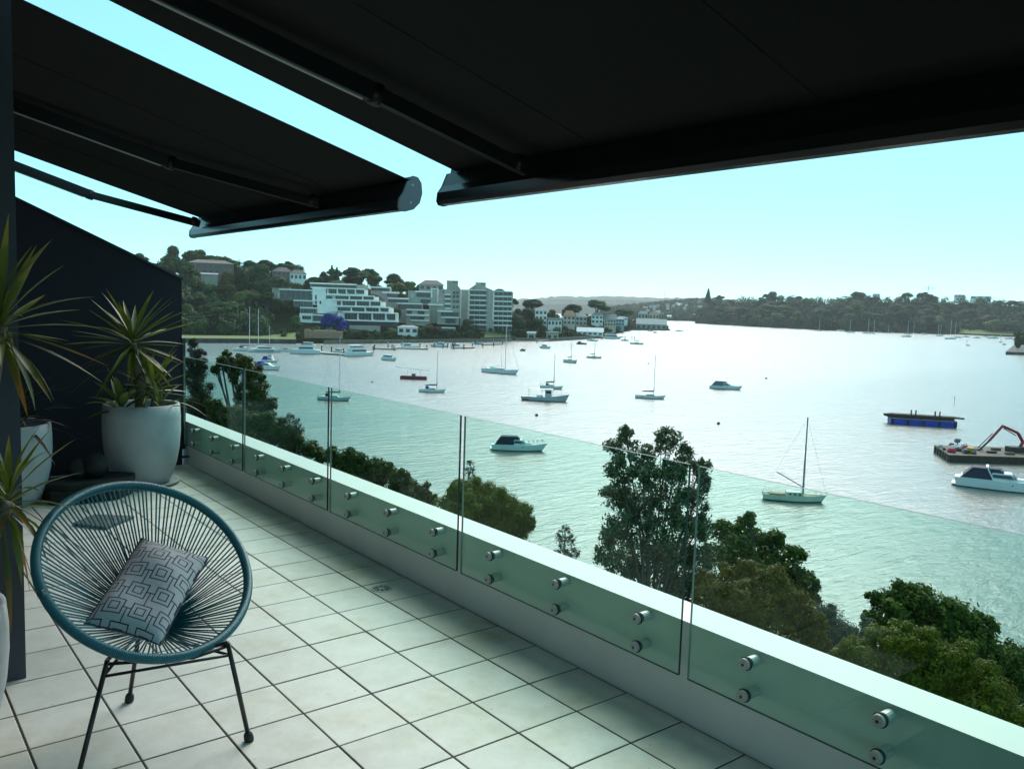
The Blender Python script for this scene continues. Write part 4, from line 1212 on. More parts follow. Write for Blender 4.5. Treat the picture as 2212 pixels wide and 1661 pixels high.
x0, x1, y0, y1 = uv(cA, 235, 300, 355, 450); slab(A, 'window', M_bw, sA, x0, x1, y0, y1, 14.8, 15.2)
KEEP.append((600, 610, 868, 705, D1 + 24))
# retaining walls in front
sW = Site(790, D1 - 10, 722)
rw = sW.thing('retaining_wall', 'plain grey retaining wall under the white terraced apartments', 'wall')
x0, x1, y0, y1 = uv(cA, 1390, 1900, 900, 1010); slab(rw, 'wall_body', M_bg, sW, x0, x1, y0, y1, 0, 3)
x0, x1, y0, y1 = uv(cA, 1640, 2060, 1020, 1042); slab(rw, 'cap', M_bw, sW, x0, x1, y0, y1, -2, 3)
sO = Site(697, LEFT.D0(697) + 12, 731)
ow = sO.thing('retaining_wall', 'orange brick retaining wall above the big motor yachts', 'wall')
x0, x1, y0, y1 = uv(cA, 740, 1290, 990, 1105); slab(ow, 'wall_body', M_orange, sO, x0, x1, y0, y1, 0, 3)
x0, x1, y0, y1 = uv(cA, 660, 760, 960, 1105); slab(ow, 'return_wall', M_orange, sO, x0, x1, y0, y1, 1, 4)
x0, x1, y0, y1 = uv(cA, 820, 1180, 968, 992); slab(ow, 'glass_fence', M_bgg, sO, x0, x1, y0, y1, 1.2, 1.4)
KEEP.append((655, 706, 742, 732, LEFT.D0(697) + 10))

# --- grey stepped block between the terraces and the tower
D2 = LEFT.D0(940) + 58
sB = Site(930, D2, 712)
B = sB.thing('stepped_apartments', 'grey stepped apartment block between the white terraces and the tower', 'building')
def bbox(nm, m, u0, u1, v0, v1, d0, d1):
    x0, x1, y0, y1 = uv(cB, u0, u1, v0, v1); return slab(B, nm, m, sB, x0, x1, y0, y1, d0, d1)
bbox('wall', M_bpink, -250, 70, 280, 830, 12, 24); bbox('roof_slab', M_bw, -280, 70, 262, 284, 10.5, 24); bbox('window', M_win, -240, 60, 290, 330, 11.9, 12.2)
bbox('wall', M_bpink, -30, 380, 440, 870, 9, 20); bbox('roof_slab', M_bw, -60, 215, 345, 372, 11, 20); bbox('window', M_win, 20, 200, 378, 430, 11.5, 12.2)
bbox('roof_slab', M_bw, 30, 378, 444, 466, 7.5, 12); bbox('window', M_win, 40, 370, 470, 520, 8.8, 9.2)
bbox('wall', M_bpink, 180, 600, 540, 900, 5.5, 16); bbox('roof_slab', M_bw, 180, 600, 530, 548, 4, 12); bbox('window', M_win, 195, 590, 552, 630, 5.3, 5.6)
bbox('wall', M_bg, 330, 720, 640, 900, 2.5, 12); bbox('roof_slab', M_bw, 335, 705, 630, 652, 1, 8)
bbox('window', M_win, 345, 425, 658, 712, 2.3, 2.6); bbox('window', M_win, 520, 630, 658, 712, 2.3, 2.6); bbox('balcony_parapet', M_bw, 330, 710, 714, 740, 1, 2.5)
bbox('window', M_win, 400, 630, 752, 800, 2.3, 2.6); bbox('balcony_parapet', M_bw, 395, 705, 806, 824, 1, 2.5)
bbox('wall', M_bgg, 360, 760, 330, 560, 13, 24); bbox('roof_slab', M_bw, 480, 735, 332, 356, 11, 20); bbox('window', M_win, 500, 730, 362, 430, 12.8, 13.2)
bbox('window', M_rblue, 405, 470, 370, 450, 12.8, 13.2); bbox('roof_slab', M_bg, 560, 760, 450, 470, 11, 16); bbox('window', M_win, 570, 740, 474, 530, 12.8, 13.2)
bbox('wall', M_bgg, 700, 950, 520, 860, 8, 20); bbox('roof_slab', M_bw, 690, 940, 545, 568, 6, 14)
bbox('wall', M_bg, 735, 860, 290, 520, 11.5, 22); bbox('wall_trim', M_bw, 735, 760, 288, 440, 11.2, 11.5); bbox('wall_trim', M_bw, 835, 860, 288, 520, 11.2, 11.5); bbox('wall_trim', M_bw, 760, 835, 288, 305, 11.2, 11.5)
bbox('wall', M_bpink, 860, 960, 370, 640, 10, 20)
bbox('wall', M_bgg, 840, 1200, 640, 880, 3, 16); bbox('roof_slab', M_bw, 845, 1090, 650, 676, 1.5, 8); bbox('window', M_win, 900, 1190, 680, 745, 2.8, 3.2)
bbox('roof_slab', M_bw, 910, 1195, 758, 776, .8, 6); bbox('window', M_win, 975, 1140, 782, 860, 2.6, 3.0); bbox('roof_slab', M_bw, 850, 1140, 925, 945, -1.5, 4); bbox('window', M_win, 880, 1100, 948, 1000, -.4, .2); bbox('wall', M_bgg, 850, 1140, 945, 1030, 0, 4)
bbox('wall', M_bg, 950, 1215, 310, 640, 9.5, 22)
for (u0, u1) in ((965, 1060),):
    for v in (380, 455, 535, 610): bbox('balcony_parapet', M_bw, u0, u1, v, v + 20, 8.2, 9); bbox('window', M_win, u0, u1, v + 24, v + 55, 9.2, 9.5)
for (u0, u1) in ((1095, 1135), (1150, 1195)):
    for v in (335, 400, 480, 570, 645): bbox('window', M_win, u0, u1, v, v + 45, 9.2, 9.5)
KEEP.append((868, 612, 992, 706, D2 + 24))

# --- the tower: two balconied stacks
D3 = LEFT.D0(1040) + 56
sC = Site(1050, D3, 712)
Cc = sC.thing('apartment_tower', 'pale eight-storey apartment tower with white balcony bands by the shore', 'building')
def cbox(nm, m, u0, u1, v0, v1, d0, d1):
    x0, x1, y0, y1 = uv(cB, u0, u1, v0, v1); return slab(Cc, nm, m, sC, x0, x1, y0, y1, d0, d1)
cbox('wall', M_bg, 1210, 1360, 310, 1000, 2, 18); cbox('wall', M_bpink, 1640, 1760, 322, 1000, 1, 18); cbox('wall', M_bgg, 1350, 1650, 330, 1000, 4, 17); cbox('wall', M_bgg, 1755, 2060, 345, 1000, 3.5, 17)
cbox('corner_trim', M_bw, 1206, 1228, 305, 780, 1.7, 2); cbox('corner_trim', M_bw, 1336, 1360, 305, 780, 1.7, 2); cbox('corner_trim', M_bw, 1742, 1762, 322, 800, .7, 1)
for k, v in enumerate((310, 392, 474, 555, 637, 717, 795, 873)):
    vv_ = v + 0
    cbox('balcony_parapet', M_bw, 1352 if k < 6 else 1430, 1652, vv_, vv_ + (20 if k else 14), .6, 4)
    for (u0, u1) in ((1362, 1440), (1452, 1530), (1542, 1625)): cbox('window', M_win, u0, u1, vv_ + 26, vv_ + 74, 3.8, 4.1)
    v2 = v + 22 - k * 1.5
    cbox('balcony_parapet', M_bw, 1756, 2066, v2, v2 + (20 if k else 14), .2, 3.5)
    for (u0, u1) in ((1766, 1830), (1842, 1905), (1922, 1985), (1995, 2050)): cbox('window', M_win, u0, u1, v2 + 26, v2 + 72, 3.3, 3.6)
cbox('lift_tower', M_bgg, 995, 1175, 165, 320, 12, 20); cbox('roof_slab', M_bw, 990, 1178, 160, 172, 11.5, 20.5); cbox('window', M_win, 1085, 1170, 172, 192, 11.8, 12.2)
cbox('lift_tower', M_bgg, 1465, 1632, 196, 330, 8, 16); cbox('roof_slab', M_bw, 1460, 1636, 190, 202, 7.5, 16.5); cbox('window', M_win, 1550, 1630, 203, 222, 7.8, 8.2)
for (pts) in (((1170, 240), (1215, 290), (1215, 320), (1170, 320)), ((1360, 300), (1470, 225), (1470, 330), (1360, 330)), ((1630, 270), (1740, 315), (1740, 335), (1630, 335)), ((1765, 325), (1830, 295), (1900, 298), (1945, 330), (1945, 345), (1765, 345))):
    poly = []
    for (u, v) in pts:
        x, y = cB(u, v); poly.append(sC.xz(x, y, 9))
    MB().prism(poly, 9, 15, lambda u, v, h: (u, h, v)).build('penthouse_roof', M_rgrey if pts[0][0] != 1765 else M_rpurp, Cc)
KEEP.append((985, 606, 1106, 700, D3 + 20))

# wording that singles out one of many: where it stands from a landmark of the view
LANDMARKS = [('the long brick flats', 455, 577), ('the purple-roofed brick house', 608, 592), ('the white terraced apartments', 775, 660), ('the grey stepped block', 930, 660),
             ('the apartment tower', 1050, 660), ('the tallest fig tree', 1142, 690), ('the terracotta-roofed house', 1230, 686), ('the big cream gabled house', 1318, 690), ('the grey-green boatshed', 1407, 700),
             ('the waterside lawn', 470, 729), ('the tallest berthed mast', 539, 700), ('the orange brick wall', 697, 723), ('the blue-violet trees', 722, 675), ('the low white house', 880, 713), ('the lawn bank', 1078, 722),
             ('the tiered pine', 1528, 650), ('the radio mast', 1435, 640), ('the tower crane', 2005, 640), ('the playing field', 2130, 712), ('the headland', 2200, 750), ('the white flat-roofed skyline building', 2072, 640), ('the pale skyline block', 1892, 638), ('the umbrella-topped pine', 1553, 645), ('the leftmost far mooring', 1770, 705), ('the open-bay cruiser', 1566, 720)]
USED = set()
def where(x, y, what, grp_words):
    dirs = ['right of', 'below and right of', 'below', 'below and left of', 'left of', 'above and left of', 'above', 'above and right of']
    lm = sorted(LANDMARKS, key=lambda q: math.hypot(q[1] - x, (q[2] - y) * 1.6))
    for adj in ('', 'just ', 'close ', 'well '):
        for (nm, lx, ly) in lm[:5]:
            dd = math.hypot(x - lx, y - ly)
            if adj == 'just ' and dd > 30: continue
            if adj == 'close ' and dd > 60: continue
            if adj == 'well ' and dd < 60: continue
            k = int(round(math.atan2(y - ly, x - lx) / (math.pi / 4))) % 8
            lab = '%s %s%s %s' % (what, adj, dirs[k], nm)
            if lab not in USED and len(lab.split()) <= 16:
                USED.add(lab); return lab
    for (nm, lx, ly) in lm[:8]:
        k = int(round(math.atan2(y - ly, x - lx) / (math.pi / 4))) % 8
        for (n2, l2x, l2y) in lm[:8]:
            if n2 == nm: continue
            lab = '%s %s %s, towards %s' % (what, dirs[k], nm, n2)
            if lab not in USED and len(lab.split()) <= 16:
                USED.add(lab); return lab
    return '%s %s' % (what, grp_words)

# --- houses: hip or gable roofs on walled boxes
def house(lab, x0, x1, yr, ye, yb, D, roof, wall, kind='hip', dep=9, storeys=1, nw=4, grp=None, name='house', yaw=0.0):
    s = Site((x0 + x1) / 2, D, yb, yaw)
    t = s.thing(name, lab, 'house', grp)
    xa, zb = s.xz(x0, yb, 0); xb, ze = s.xz(x1, ye, 0); _, zr = s.xz((x0 + x1) / 2, yr, 0)
    zr = max(zr, ze + .3)
    MB().box(xa, xb, 0, dep, zb - 6, ze).build('wall', wall, t)
    o = .5
    mb = MB()
    if kind == 'flat':
        mb.box(xa - o, xb + o, -o, dep + o, ze + .002, zr)
    else:
        i = min((xb - xa) * .28, dep * .5) if kind == 'hip' else 0.0
        if kind == 'front':      # gable end to the water
            xm = (xa + xb) / 2
            mb.add([(xa - o, -o, ze), (xb + o, -o, ze), (xm, -o, zr), (xa - o, dep + o, ze), (xb + o, dep + o, ze), (xm, dep + o, zr)], [(0, 1, 2), (3, 5, 4), (0, 2, 5, 3), (1, 4, 5, 2), (0, 3, 4, 1)])
        else:
            mb.add([(xa - o, -o, ze), (xb + o, -o, ze), (xb + o, dep + o, ze), (xa - o, dep + o, ze), (xa - o + i, dep / 2, zr), (xb + o - i, dep / 2, zr)],
                   [(0, 1, 5, 4), (1, 2, 5), (2, 3, 4, 5), (3, 0, 4), (0, 3, 2, 1)])
    mb.build('roof', roof, t)
    if nw:
        hh = (ze - zb) / storeys
        for st in range(storeys):
            for k in range(nw):
                xc = xa + (xb - xa) * (k + .5) / nw; wd = (xb - xa) / nw * .3
                z0 = zb + hh * st + hh * .3
                MB().box(xc - wd, xc + wd, -.06, .06, z0, z0 + hh * .48).build('window', M_win, t)
    KEEP.append((x0 - 1, yr, x1 + 1, yb - 2, D))
    return t
Lh = lambda x, k: LEFT.D0(x) + k
house('long brick flats with a brown hip roof on the hilltop', 406, 505, 561, 571, 592, Lh(455, 190), M_rbrown, M_brick, 'hip', 14, 2, 7)
house('low pale-roofed house in the trees below the brick flats', 434, 470, 589.5, 593.5, 598, Lh(450, 165), M_rgrey, M_bg, 'gable', 8, 1, 0)
house('white-roofed house at the edge of the navy wall', 356, 386, 588, 592, 602, Lh(370, 180), M_bw, M_bw, 'hip', 9, 1, 2)
house('purple-roofed brick house on the ridge left of the terraces', 588, 628, 577, 588, 604, Lh(608, 200), M_rpurp, M_brick, 'hip', 12, 2, 4)
house('smaller purple-roofed house with a white verandah on the ridge', 626, 662, 583, 592, 606, Lh(644, 195), M_rpurp, M_bw, 'hip', 10, 1, 4)
house('low white house among clipped hedges below the grey block', 859, 903, 703, 708, 722, Lh(880, 26), M_rgrey, M_bw, 'hip', 9, 1, 3)
house('brown-roofed house on the ridge behind the grey block', 905, 958, 605, 616, 628, Lh(930, 120), M_rbrown, M_bg, 'hip', 14, 1, 4)
house('small white boathouse on the sea wall right of the lawn bank', 1139, 1157, 717, 721, 733, Lh(1148, 6), M_bw, M_cream, 'flat', 6, 1, 1)
house('beige stone boathouse under the grassy point', 1180, 1206, 717, 721, 735, Lh(1193, 6), M_rgrey, M_cream, 'flat', 6, 1, 2)
house('tall flat-roofed white house behind the waterside fig trees', 1155, 1182, 668, 671, 703, Lh(1168, 70), M_bw, M_bw, 'flat', 10, 3, 3)
house('low white pavilion house right of the tall white house', 1183, 1214, 688, 692, 705, Lh(1198, 55), M_rgrey, M_bw, 'flat', 8, 1, 4)
house('terracotta-roofed house behind the grassy point', 1216, 1243, 671, 683, 702, Lh(1230, 75), M_rterra, M_cream, 'hip', 11, 2, 3)
house('grey hip-roofed house right of the terracotta roof', 1243, 1268, 676, 685, 703, Lh(1256, 80), M_rgrey, M_bg, 'hip', 11, 2, 3)
house('pale grey two-storey house left of the big cream gable', 1277, 1303, 675, 682, 699, Lh(1290, 95), M_rgrey, M_bw, 'hip', 10, 2, 3)
house('big cream gabled house near the end of the point', 1305, 1331, 679, 691, 704, Lh(1303, 90), M_rgrey, M_cream, 'gable', 12, 2, 4)
house('blue-grey verandah house beside the cream gable', 1330, 1349, 686, 690, 704, Lh(1330, 70), M_rgrey, M_rblue, 'hip', 9, 2, 3)
house('small pale house above the bougainvillea', 1378, 1400, 672, 678, 690, Lh(1375, 60), M_rgrey, M_bgg, 'hip', 9, 1, 3)
house('second small pale house near the bougainvillea', 1402, 1424, 674, 679, 691, Lh(1400, 60), M_rbrown, M_cream, 'hip', 9, 1, 3)
house('large grey-green boatshed at the tip of the point', 1374, 1440, 689, 702, 711, Lh(1400, 14), M_rgreen, M_bgg, 'gable', 26, 1, 6, name='boatshed')
house('long low boatshed with a pale blue roof beside the jetty', 1246, 1303, 708, 718, 724, Lh(1275, 14), M_rblue, M_bw, 'gable', 16, 1, 5, name='boatshed')
house('white-roofed house half hidden on the point', 1333, 1356, 684, 687, 692, Lh(1345, 90), M_bw, M_bw, 'hip', 9, 1, 3)
# far town on the hill at the end of the water
for k in range(34):
    x = random.uniform(1388, 1530); t_ = random.uniform(.08, .95)
    D = FAR.D0(x) + 850 * t_
    p = FAR.at(x, D); xx, yy = to_px(p); wd = random.uniform(5, 10)
    house(where(xx, yy, 'tiny pale house', 'on the far hillside'), xx - wd / 2, xx + wd / 2, yy - random.uniform(4.5, 6.5), yy - 2.8, yy, D, random.choice([M_rbrown, M_rgrey, M_rterra, M_bw]), random.choice([M_bw, M_cream, M_bg]), random.choice(['hip', 'gable', 'front']), 10, 1, 0, 'houses on the far hillside')
# buildings that peep over the right bank
for (x0, x1, y0, y1, lb) in ((1884, 1900, 632, 640, 'pale block peeping over the trees left of the tall right-bank pines'), (2060, 2084, 634, 642, 'white flat-roofed building on the skyline right of the crane'), (2095, 2140, 637, 645, 'long pale building on the skyline at the upper right')):
    y0 += 2.5
    s = Site((x0 + x1) / 2, RIGHT.D1(x0) + 90, y1)
    t = s.thing('apartment_building', lb, 'building')
    slab(t, 'wall', M_bw, s, x0, x1, y0, y1 + 14, 0, 14)
    for k in range(3):
        xa = x0 + (x1 - x0) * (k + .2) / 3; slab(t, 'window', M_win, s, xa, xa + (x1 - x0) * .2, y0 + 2, y0 + 5, -.2, .2)
# thin masts on the skyline
s = Site(2004, 2600, 640); t = s.thing('tower_crane', 'tiny tower crane on the skyline at the right', 'crane')
xa, za = s.xz(2004, 617); xb, zb = s.xz(2022, 624); xc_, _ = s.xz(1997, 624)
MB().box(-.9, .9, -.9, .9, -20, za).build('mast', M_bg, t); MB().box(xc_, xb, -.7, .7, zb, zb + 1.4).build('jib', M_bg, t); MB().bar((0, 0, za), (xb * .8, 0, zb + 1.4), .4, .4).build('stay', M_bg, t)
s = Site(1435, 3200, 650); t = s.thing('radio_mast', 'thin lattice radio mast on the skyline above the far hillside', 'mast')
_, za = s.xz(1435, 624); MB().tube([(0, 0, -20), (0, 0, za)], [1.3, .7], 4).build('lattice_pole', M_bg, t); MB().box(-2, 2, -.5, .5, za * .6, za * .6 + .8).build('antenna', M_bg, t)

# --- sea walls, lawns
def wall_along(name, lab, pts, h, thick, m, cap=None):
    P = [onz(x, y, ZW) for x, y in pts]
    t = thing(name, lab, 'wall', P[0])
    mb = MB(); mc = MB()
    for a, b in zip(P[:-1], P[1:]):
        mb.bar(a + Vector((0, 0, h / 2 - .5)), b + Vector((0, 0, h / 2 - .5)), thick, h + 1)
        mc.bar(a + Vector((0, 0, h + .12)), b + Vector((0, 0, h + .12)), thick + .3, .22)
    mb.build('wall_body', m, t, world=True); mc.build('coping', cap or m, t, world=True)
    return t
wall_along('sea_wall', 'low dark sea wall in front of the waterside lawn at the left', [(300, 737.5), (425, 740.5), (536, 741), (640, 742.5)], 1.9, 1.2, M_dkstone)
wall_along('sea_wall', 'stone sea wall behind the jetties from the motor yachts to the tower', [(700, 743), (804, 742), (928, 740), (1034, 739), (1106, 736.5)], 1.7, 1.2, M_stone)
wall_along('sea_wall', 'stone sea wall curving round the grassy point', [(1112, 736), (1186, 737), (1225, 735), (1261, 733), (1303, 730)], 1.8, 1.2, M_stone)
wall_along('sea_wall', 'dark sea wall under the boatshed at the tip of the point', [(1340, 713), (1372, 713.5), (1446, 714)], 1.8, 2.0, M_dkstone)
def lawn(name, pts, m=M_lawn, lift=.35):
    mb = MB(); mb.add([tuple(p) for p in pts], [tuple(range(len(pts)))]); return structure(name, mb, m)
vv = []
for x in range(300, 641, 20):
    for k in (2, 14, 26, 36): vv.append(tuple(LEFT.at(x, LEFT.D0(x) + k) + Vector((0, 0, .5))))
mb = MB(); n = len(vv) // 4
mb.add(vv, [(i * 4 + k, (i + 1) * 4 + k, (i + 1) * 4 + k + 1, i * 4 + k + 1) for i in range(n - 1) for k in range(3)])
structure('waterside_lawn', mb, M_lawn)
vv = []
for x in range(1040, 1121, 10):
    for k in (6, 16, 26, 38): vv.append(tuple(LEFT.at(x, LEFT.D0(x) + k) + Vector((0, 0, .4 + k * .03))))
mb = MB(); n = len(vv) // 4
mb.add(vv, [(i * 4 + k, (i + 1) * 4 + k, (i + 1) * 4 + k + 1, i * 4 + k + 1) for i in range(n - 1) for k in range(3)])
structure('grass_bank', mb, mat('bank_grass', (0.085, 0.115, 0.025), .95, col2=(.04, .055, .015), scale=.4))
vv = []
for x in range(2074, 2200, 9):
    for k in (4, 30, 55): vv.append(tuple(RIGHT.at(x, RIGHT.D0(x) + k) + Vector((0, 0, .5 + k * .09))))
mb = MB(); n = len(vv) // 3
mb.add(vv, [(i * 3 + k, (i + 1) * 3 + k, (i + 1) * 3 + k + 1, i * 3 + k + 1) for i in range(n - 1) for k in range(2)])
structure('playing_field', mb, M_lawn)
KEEP.append((395, 722, 600, 745, LEFT.D0(500) + 40)); KEEP.append((1040, 712, 1108, 745, LEFT.D0(1070) + 30)); KEEP.append((2078, 700, 2190, 735, RIGHT.D0(2100) + 40))

# ================================================================== TREES across the water
def sizeword(kind, h):
    if kind == 'bush': return 'low' if h < 5.5 else 'big'
    return 'small' if h < 10 else ('middling' if h < 14.5 else 'large')
def put(kind, colr, bank, x, D, h, lab, grp, wid=1.0, force=False, v=None):
    p = bank.at(x, D) - Vector((0, 0, .5))
    if not force and blocked(p, h, .42 * wid): return None
    if callable(lab): lab = lab(*to_px(p + Vector((0, 0, h * .5))))
    o = far_tree(kind, colr, p, h, wid, v); tag(o, lab, 'bush' if kind == 'bush' else 'tree', grp); return o
random.seed(21)
# single trees that stand out
put('dome', 'blue', LEFT, 720, LEFT.D0(720) + 48, 13, 'tree in full blue-violet bloom in front of the white terraces', None, 1.25, True, 1)
put('dome', 'blue', LEFT, 741, LEFT.D0(741) + 40, 8.5, 'lower blue-violet flowering tree, right of the taller blooming one', None, 1.3, True, 2)
put('dome', 'blue', LEFT, 703, LEFT.D0(703) + 52, 10, 'leftmost blue-violet flowering tree, against the white stair wall', None, 1.0, True, 3)
put('bush', 'pink', LEFT, 1366, LEFT.D0(1366) + 34, 10, 'bright pink bougainvillea between the houses near the point', None, .8, True, 0)
put('dome', 'lime', LEFT, 640, LEFT.D0(640) + 45, 10, 'yellow-green rounded tree left of the white end block', None, 1.1, True, 2)
put('dome', 'lime', LEFT, 884, LEFT.D1(884) + 5, 15, 'bright green rounded tree on the skyline behind the grey block', None, 1.25, True, 0)
for (x, y, h, kk, lb) in ((850, 595, 13, 'gum', 'small dark gum alone on the skyline above the grey block'), (763, 575, 17, 'gum', 'wide feathery gum on the skyline above the white terraces'), (716, 578, 13, 'pine', 'narrow dark pine on the skyline above the white terraces'), (727, 582, 11, 'pine', 'shorter narrow pine beside the taller one on the skyline'),
                          (1290, 645, 20, 'gum', 'broad layered gum standing above the cream gabled house'), (1238, 657, 16, 'gum', 'dark gum left of the broad layered gum'), (1350, 664, 14, 'gum', 'flat-topped tree above the pink bougainvillea'), (1152, 645, 18, 'gum', 'tall thin gum behind the waterside fig trees')):
    D = LEFT.D1(x) * (.98 if x < 1000 else .95)
    p = hdir(x) * D; zt = zpix(x, y - 3, D); h2 = max(h, zt - LEFT.z(x, D) if zt - LEFT.z(x, D) < h * 2.2 else h)
    o = far_tree(kk, 'green', Vector((p.x, p.y, zt - h2 * .98)), h2, 1.15 if kk == 'gum' else 1); tag(o, lb, 'tree')
for (x, k, h, lb) in ((1121, 22, 19, 'big dark fig tree right of the tower'), (1142, 34, 21, 'tallest dark fig tree between the tower and the white boathouse'), (1163, 30, 16, 'dark fig tree in front of the tall white house'), (1124, 9, 8, 'round dark tree beside the lawn bank at the water'), (1008, 30, 12, 'rounded dark tree at the foot of the tower'), (1072, 46, 9, 'small dark tree between the two tower stacks')):
    put('dome', 'green', LEFT, x, LEFT.D0(x) + k, h, lb, None, 1.0, True)
for (x, k, h, kk, cc, lb) in ((838, 14, 6, 'bush', 'green', 'dark shrub left of the low white house'), (848, 20, 7, 'dome', 'lime', 'light green little tree left of the low white house'), (815, 8, 5, 'bush', 'green', 'low dark shrub on the bank below the grey retaining wall'), (789, 16, 7, 'dome', 'green', 'dark little tree right of the orange brick wall'), (772, 14, 6, 'bush', 'green', 'dark bush at the right end of the orange brick wall'),
                                (912, 18, 8, 'dome', 'green', 'dark tree right of the low white house'), (928, 22, 10, 'dome', 'green', 'bigger dark tree at the foot of the grey block'), (944, 18, 9, 'dome', 'olive', 'olive tree at the foot of the grey block'), (962, 16, 7, 'bush', 'green', 'dark bush below the right side of the grey block'), (984, 12, 6, 'dome', 'green', 'round shrub left of the tower foot'),
                                (870, 12, 3.6, 'bush', 'lime', 'clipped light hedge bush below the low white house'), (886, 11, 3.6, 'bush', 'olive', 'clipped olive hedge bush below the low white house'), (902, 9, 3.4, 'bush', 'lime', 'clipped light hedge bush right of the low white house'), (1112, 14, 7, 'bush', 'green', 'dark bush at the right end of the lawn bank'), (1042, 12, 5, 'bush', 'olive', 'olive bush at the left end of the lawn bank'), (1214, 12, 5, 'bush', 'green', 'dark bush on the grassy point above the stone boathouse'), (1236, 14, 5, 'bush', 'olive', 'olive scrub on the grassy point')):
    put(kk, cc, LEFT, x, LEFT.D0(x) + k, h, lb, None, 1.25, True)
def top_tree(kind, colr, x, ytop, k, h, lab, wid=1.1, v=None):
    D = LEFT.D0(x) + k; p = hdir(x) * D; zt = zpix(x, ytop, D)
    g = LEFT.z(x, D); hh = max(h, zt - g + .5)
    o = far_tree(kind, colr, Vector((p.x, p.y, zt - hh * .98)), hh, wid * min(1.0, h / hh * 1.15), v); return tag(o, lab, 'tree')
for a_ in (('dome', 'green', 548, 563, 150, 22, 'large dark tree mass covering the right end of the brick flats', 1.3), ('dome', 'green', 522, 580, 140, 17, 'dark tree below the right end of the brick flats', 1.2), ('dome', 'olive', 492, 586, 135, 14, 'olive tree in front of the middle of the brick flats', 1.2),
           ('dome', 'green', 424, 590, 140, 14, 'dark tree below the left end of the brick flats', 1.2), ('dome', 'green', 575, 590, 130, 18, 'dark tree between the brick flats and the purple-roofed house', 1.3), ('dome', 'green', 606, 600, 140, 15, 'dark tree in front of the purple-roofed brick house', 1.3),
           ('dome', 'olive', 636, 602, 130, 13, 'olive tree in front of the white-verandah house', 1.3), ('dome', 'green', 668, 598, 135, 13, 'dark tree above the left wing of the terraces', 1.2), ('gum', 'green', 398, 553, 150, 16, 'open gum on the skyline left of the brick flats', 1.3), ('gum', 'green', 360, 556, 160, 15, 'open gum on the skyline at the edge of the navy wall', 1.3),
           ('gum', 'green', 318, 549, 170, 16, 'leftmost open gum on the skyline, just over the navy wall', 1.3), ('gum', 'green', 462, 546, 215, 18, 'broad gum on the skyline behind the brick flats', 1.3), ('gum', 'green', 575, 556, 210, 15, 'feathery gum on the skyline right of the brick flats', 1.3), ('gum', 'green', 624, 568, 215, 14, 'feathery gum behind the purple-roofed house', 1.3)):
    top_tree(*a_)
GL = 'trees on the left hillside'
n = 0
for q in range(2600):
    if n >= 132: break
    x = random.uniform(285, 1110); d0, d1 = LEFT.D0(x), LEFT.D1(x)
    t_ = random.uniform(.14, 1.03) if x < 640 else random.uniform(.12, 1.03)
    kind = random.choices(['dome', 'gum', 'bush'], [5, 4 if t_ > .75 else 2, 1])[0]
    h = random.uniform(11, 21) if kind != 'bush' else random.uniform(4, 7)
    if x > 640 and t_ < .3: h = random.uniform(4, 7); kind = random.choice(['bush', 'dome'])
    colr = random.choices(['green', 'olive', 'lime'], [7, 2.2, .5])[0]
    lab = (lambda X, Y, h=h, kind=kind, colr=colr: where(X, Y, sizeword(kind, h) + ' ' + {'green': 'dark green', 'olive': 'olive-brown', 'lime': 'light green'}[colr] + ' ' + {'dome': 'round-crowned tree', 'gum': 'open gum', 'bush': 'bush'}[kind], 'in the wooded left hillside'))
    if put(kind, colr, LEFT, x, d0 + (d1 - d0) * t_, h, lab, GL, random.uniform(.9, 1.3)): n += 1
GP = 'trees on the house-lined point'
n = 0
for q in range(900):
    if n >= 52: break
    x = random.uniform(1108, 1440); d0, d1 = LEFT.D0(x), LEFT.D1(x)
    h = random.uniform(6, 12) * (1.1 if x < 1260 else .9)
    colr = random.choices(['green', 'olive', 'lime'], [7, 2, .8])[0]
    kind = random.choice(['dome', 'dome', 'gum', 'bush'])
    if put(kind, colr, LEFT, x, d0 + (d1 - d0) * random.uniform(.10, 1.05), h, (lambda X, Y, h=h, kind=kind, colr=colr: where(X, Y, sizeword(kind, h) + ' ' + {'green': 'dark green', 'olive': 'olive-brown', 'lime': 'light green'}[colr] + ' ' + {'dome': 'round-crowned tree', 'gum': 'open gum', 'bush': 'bush'}[kind], 'on the house-lined point')), GP, random.uniform(.9, 1.3)): n += 1
GR = 'trees on the wooded right bank'
for (x, y, h, lb) in ((1850, 626, 30, 'dark tall pine-like gum breaking the right-bank skyline'), (1957, 629, 28, 'tall dark gum left of the crane on the right-bank skyline'), (1990, 626, 30, 'broad dark gum just left of the tower crane'), (1657, 630, 26, 'dark gum on the skyline at the left end of the right bank'), (1528, 624, 34, 'tall tiered pine on the skyline beyond the river bend'), (1553, 634, 26, 'umbrella-topped pine right of the tiered pine')):
    D = RIGHT.D1(x) * .96; p = hdir(x) * D; zt = zpix(x, y, D)
    o = far_tree('gum' if x != 1528 else 'pine', 'green', Vector((p.x, p.y, zt - h)), h, 1.0 if x != 1528 else 1.3); tag(o, lb, 'tree')
n = 0
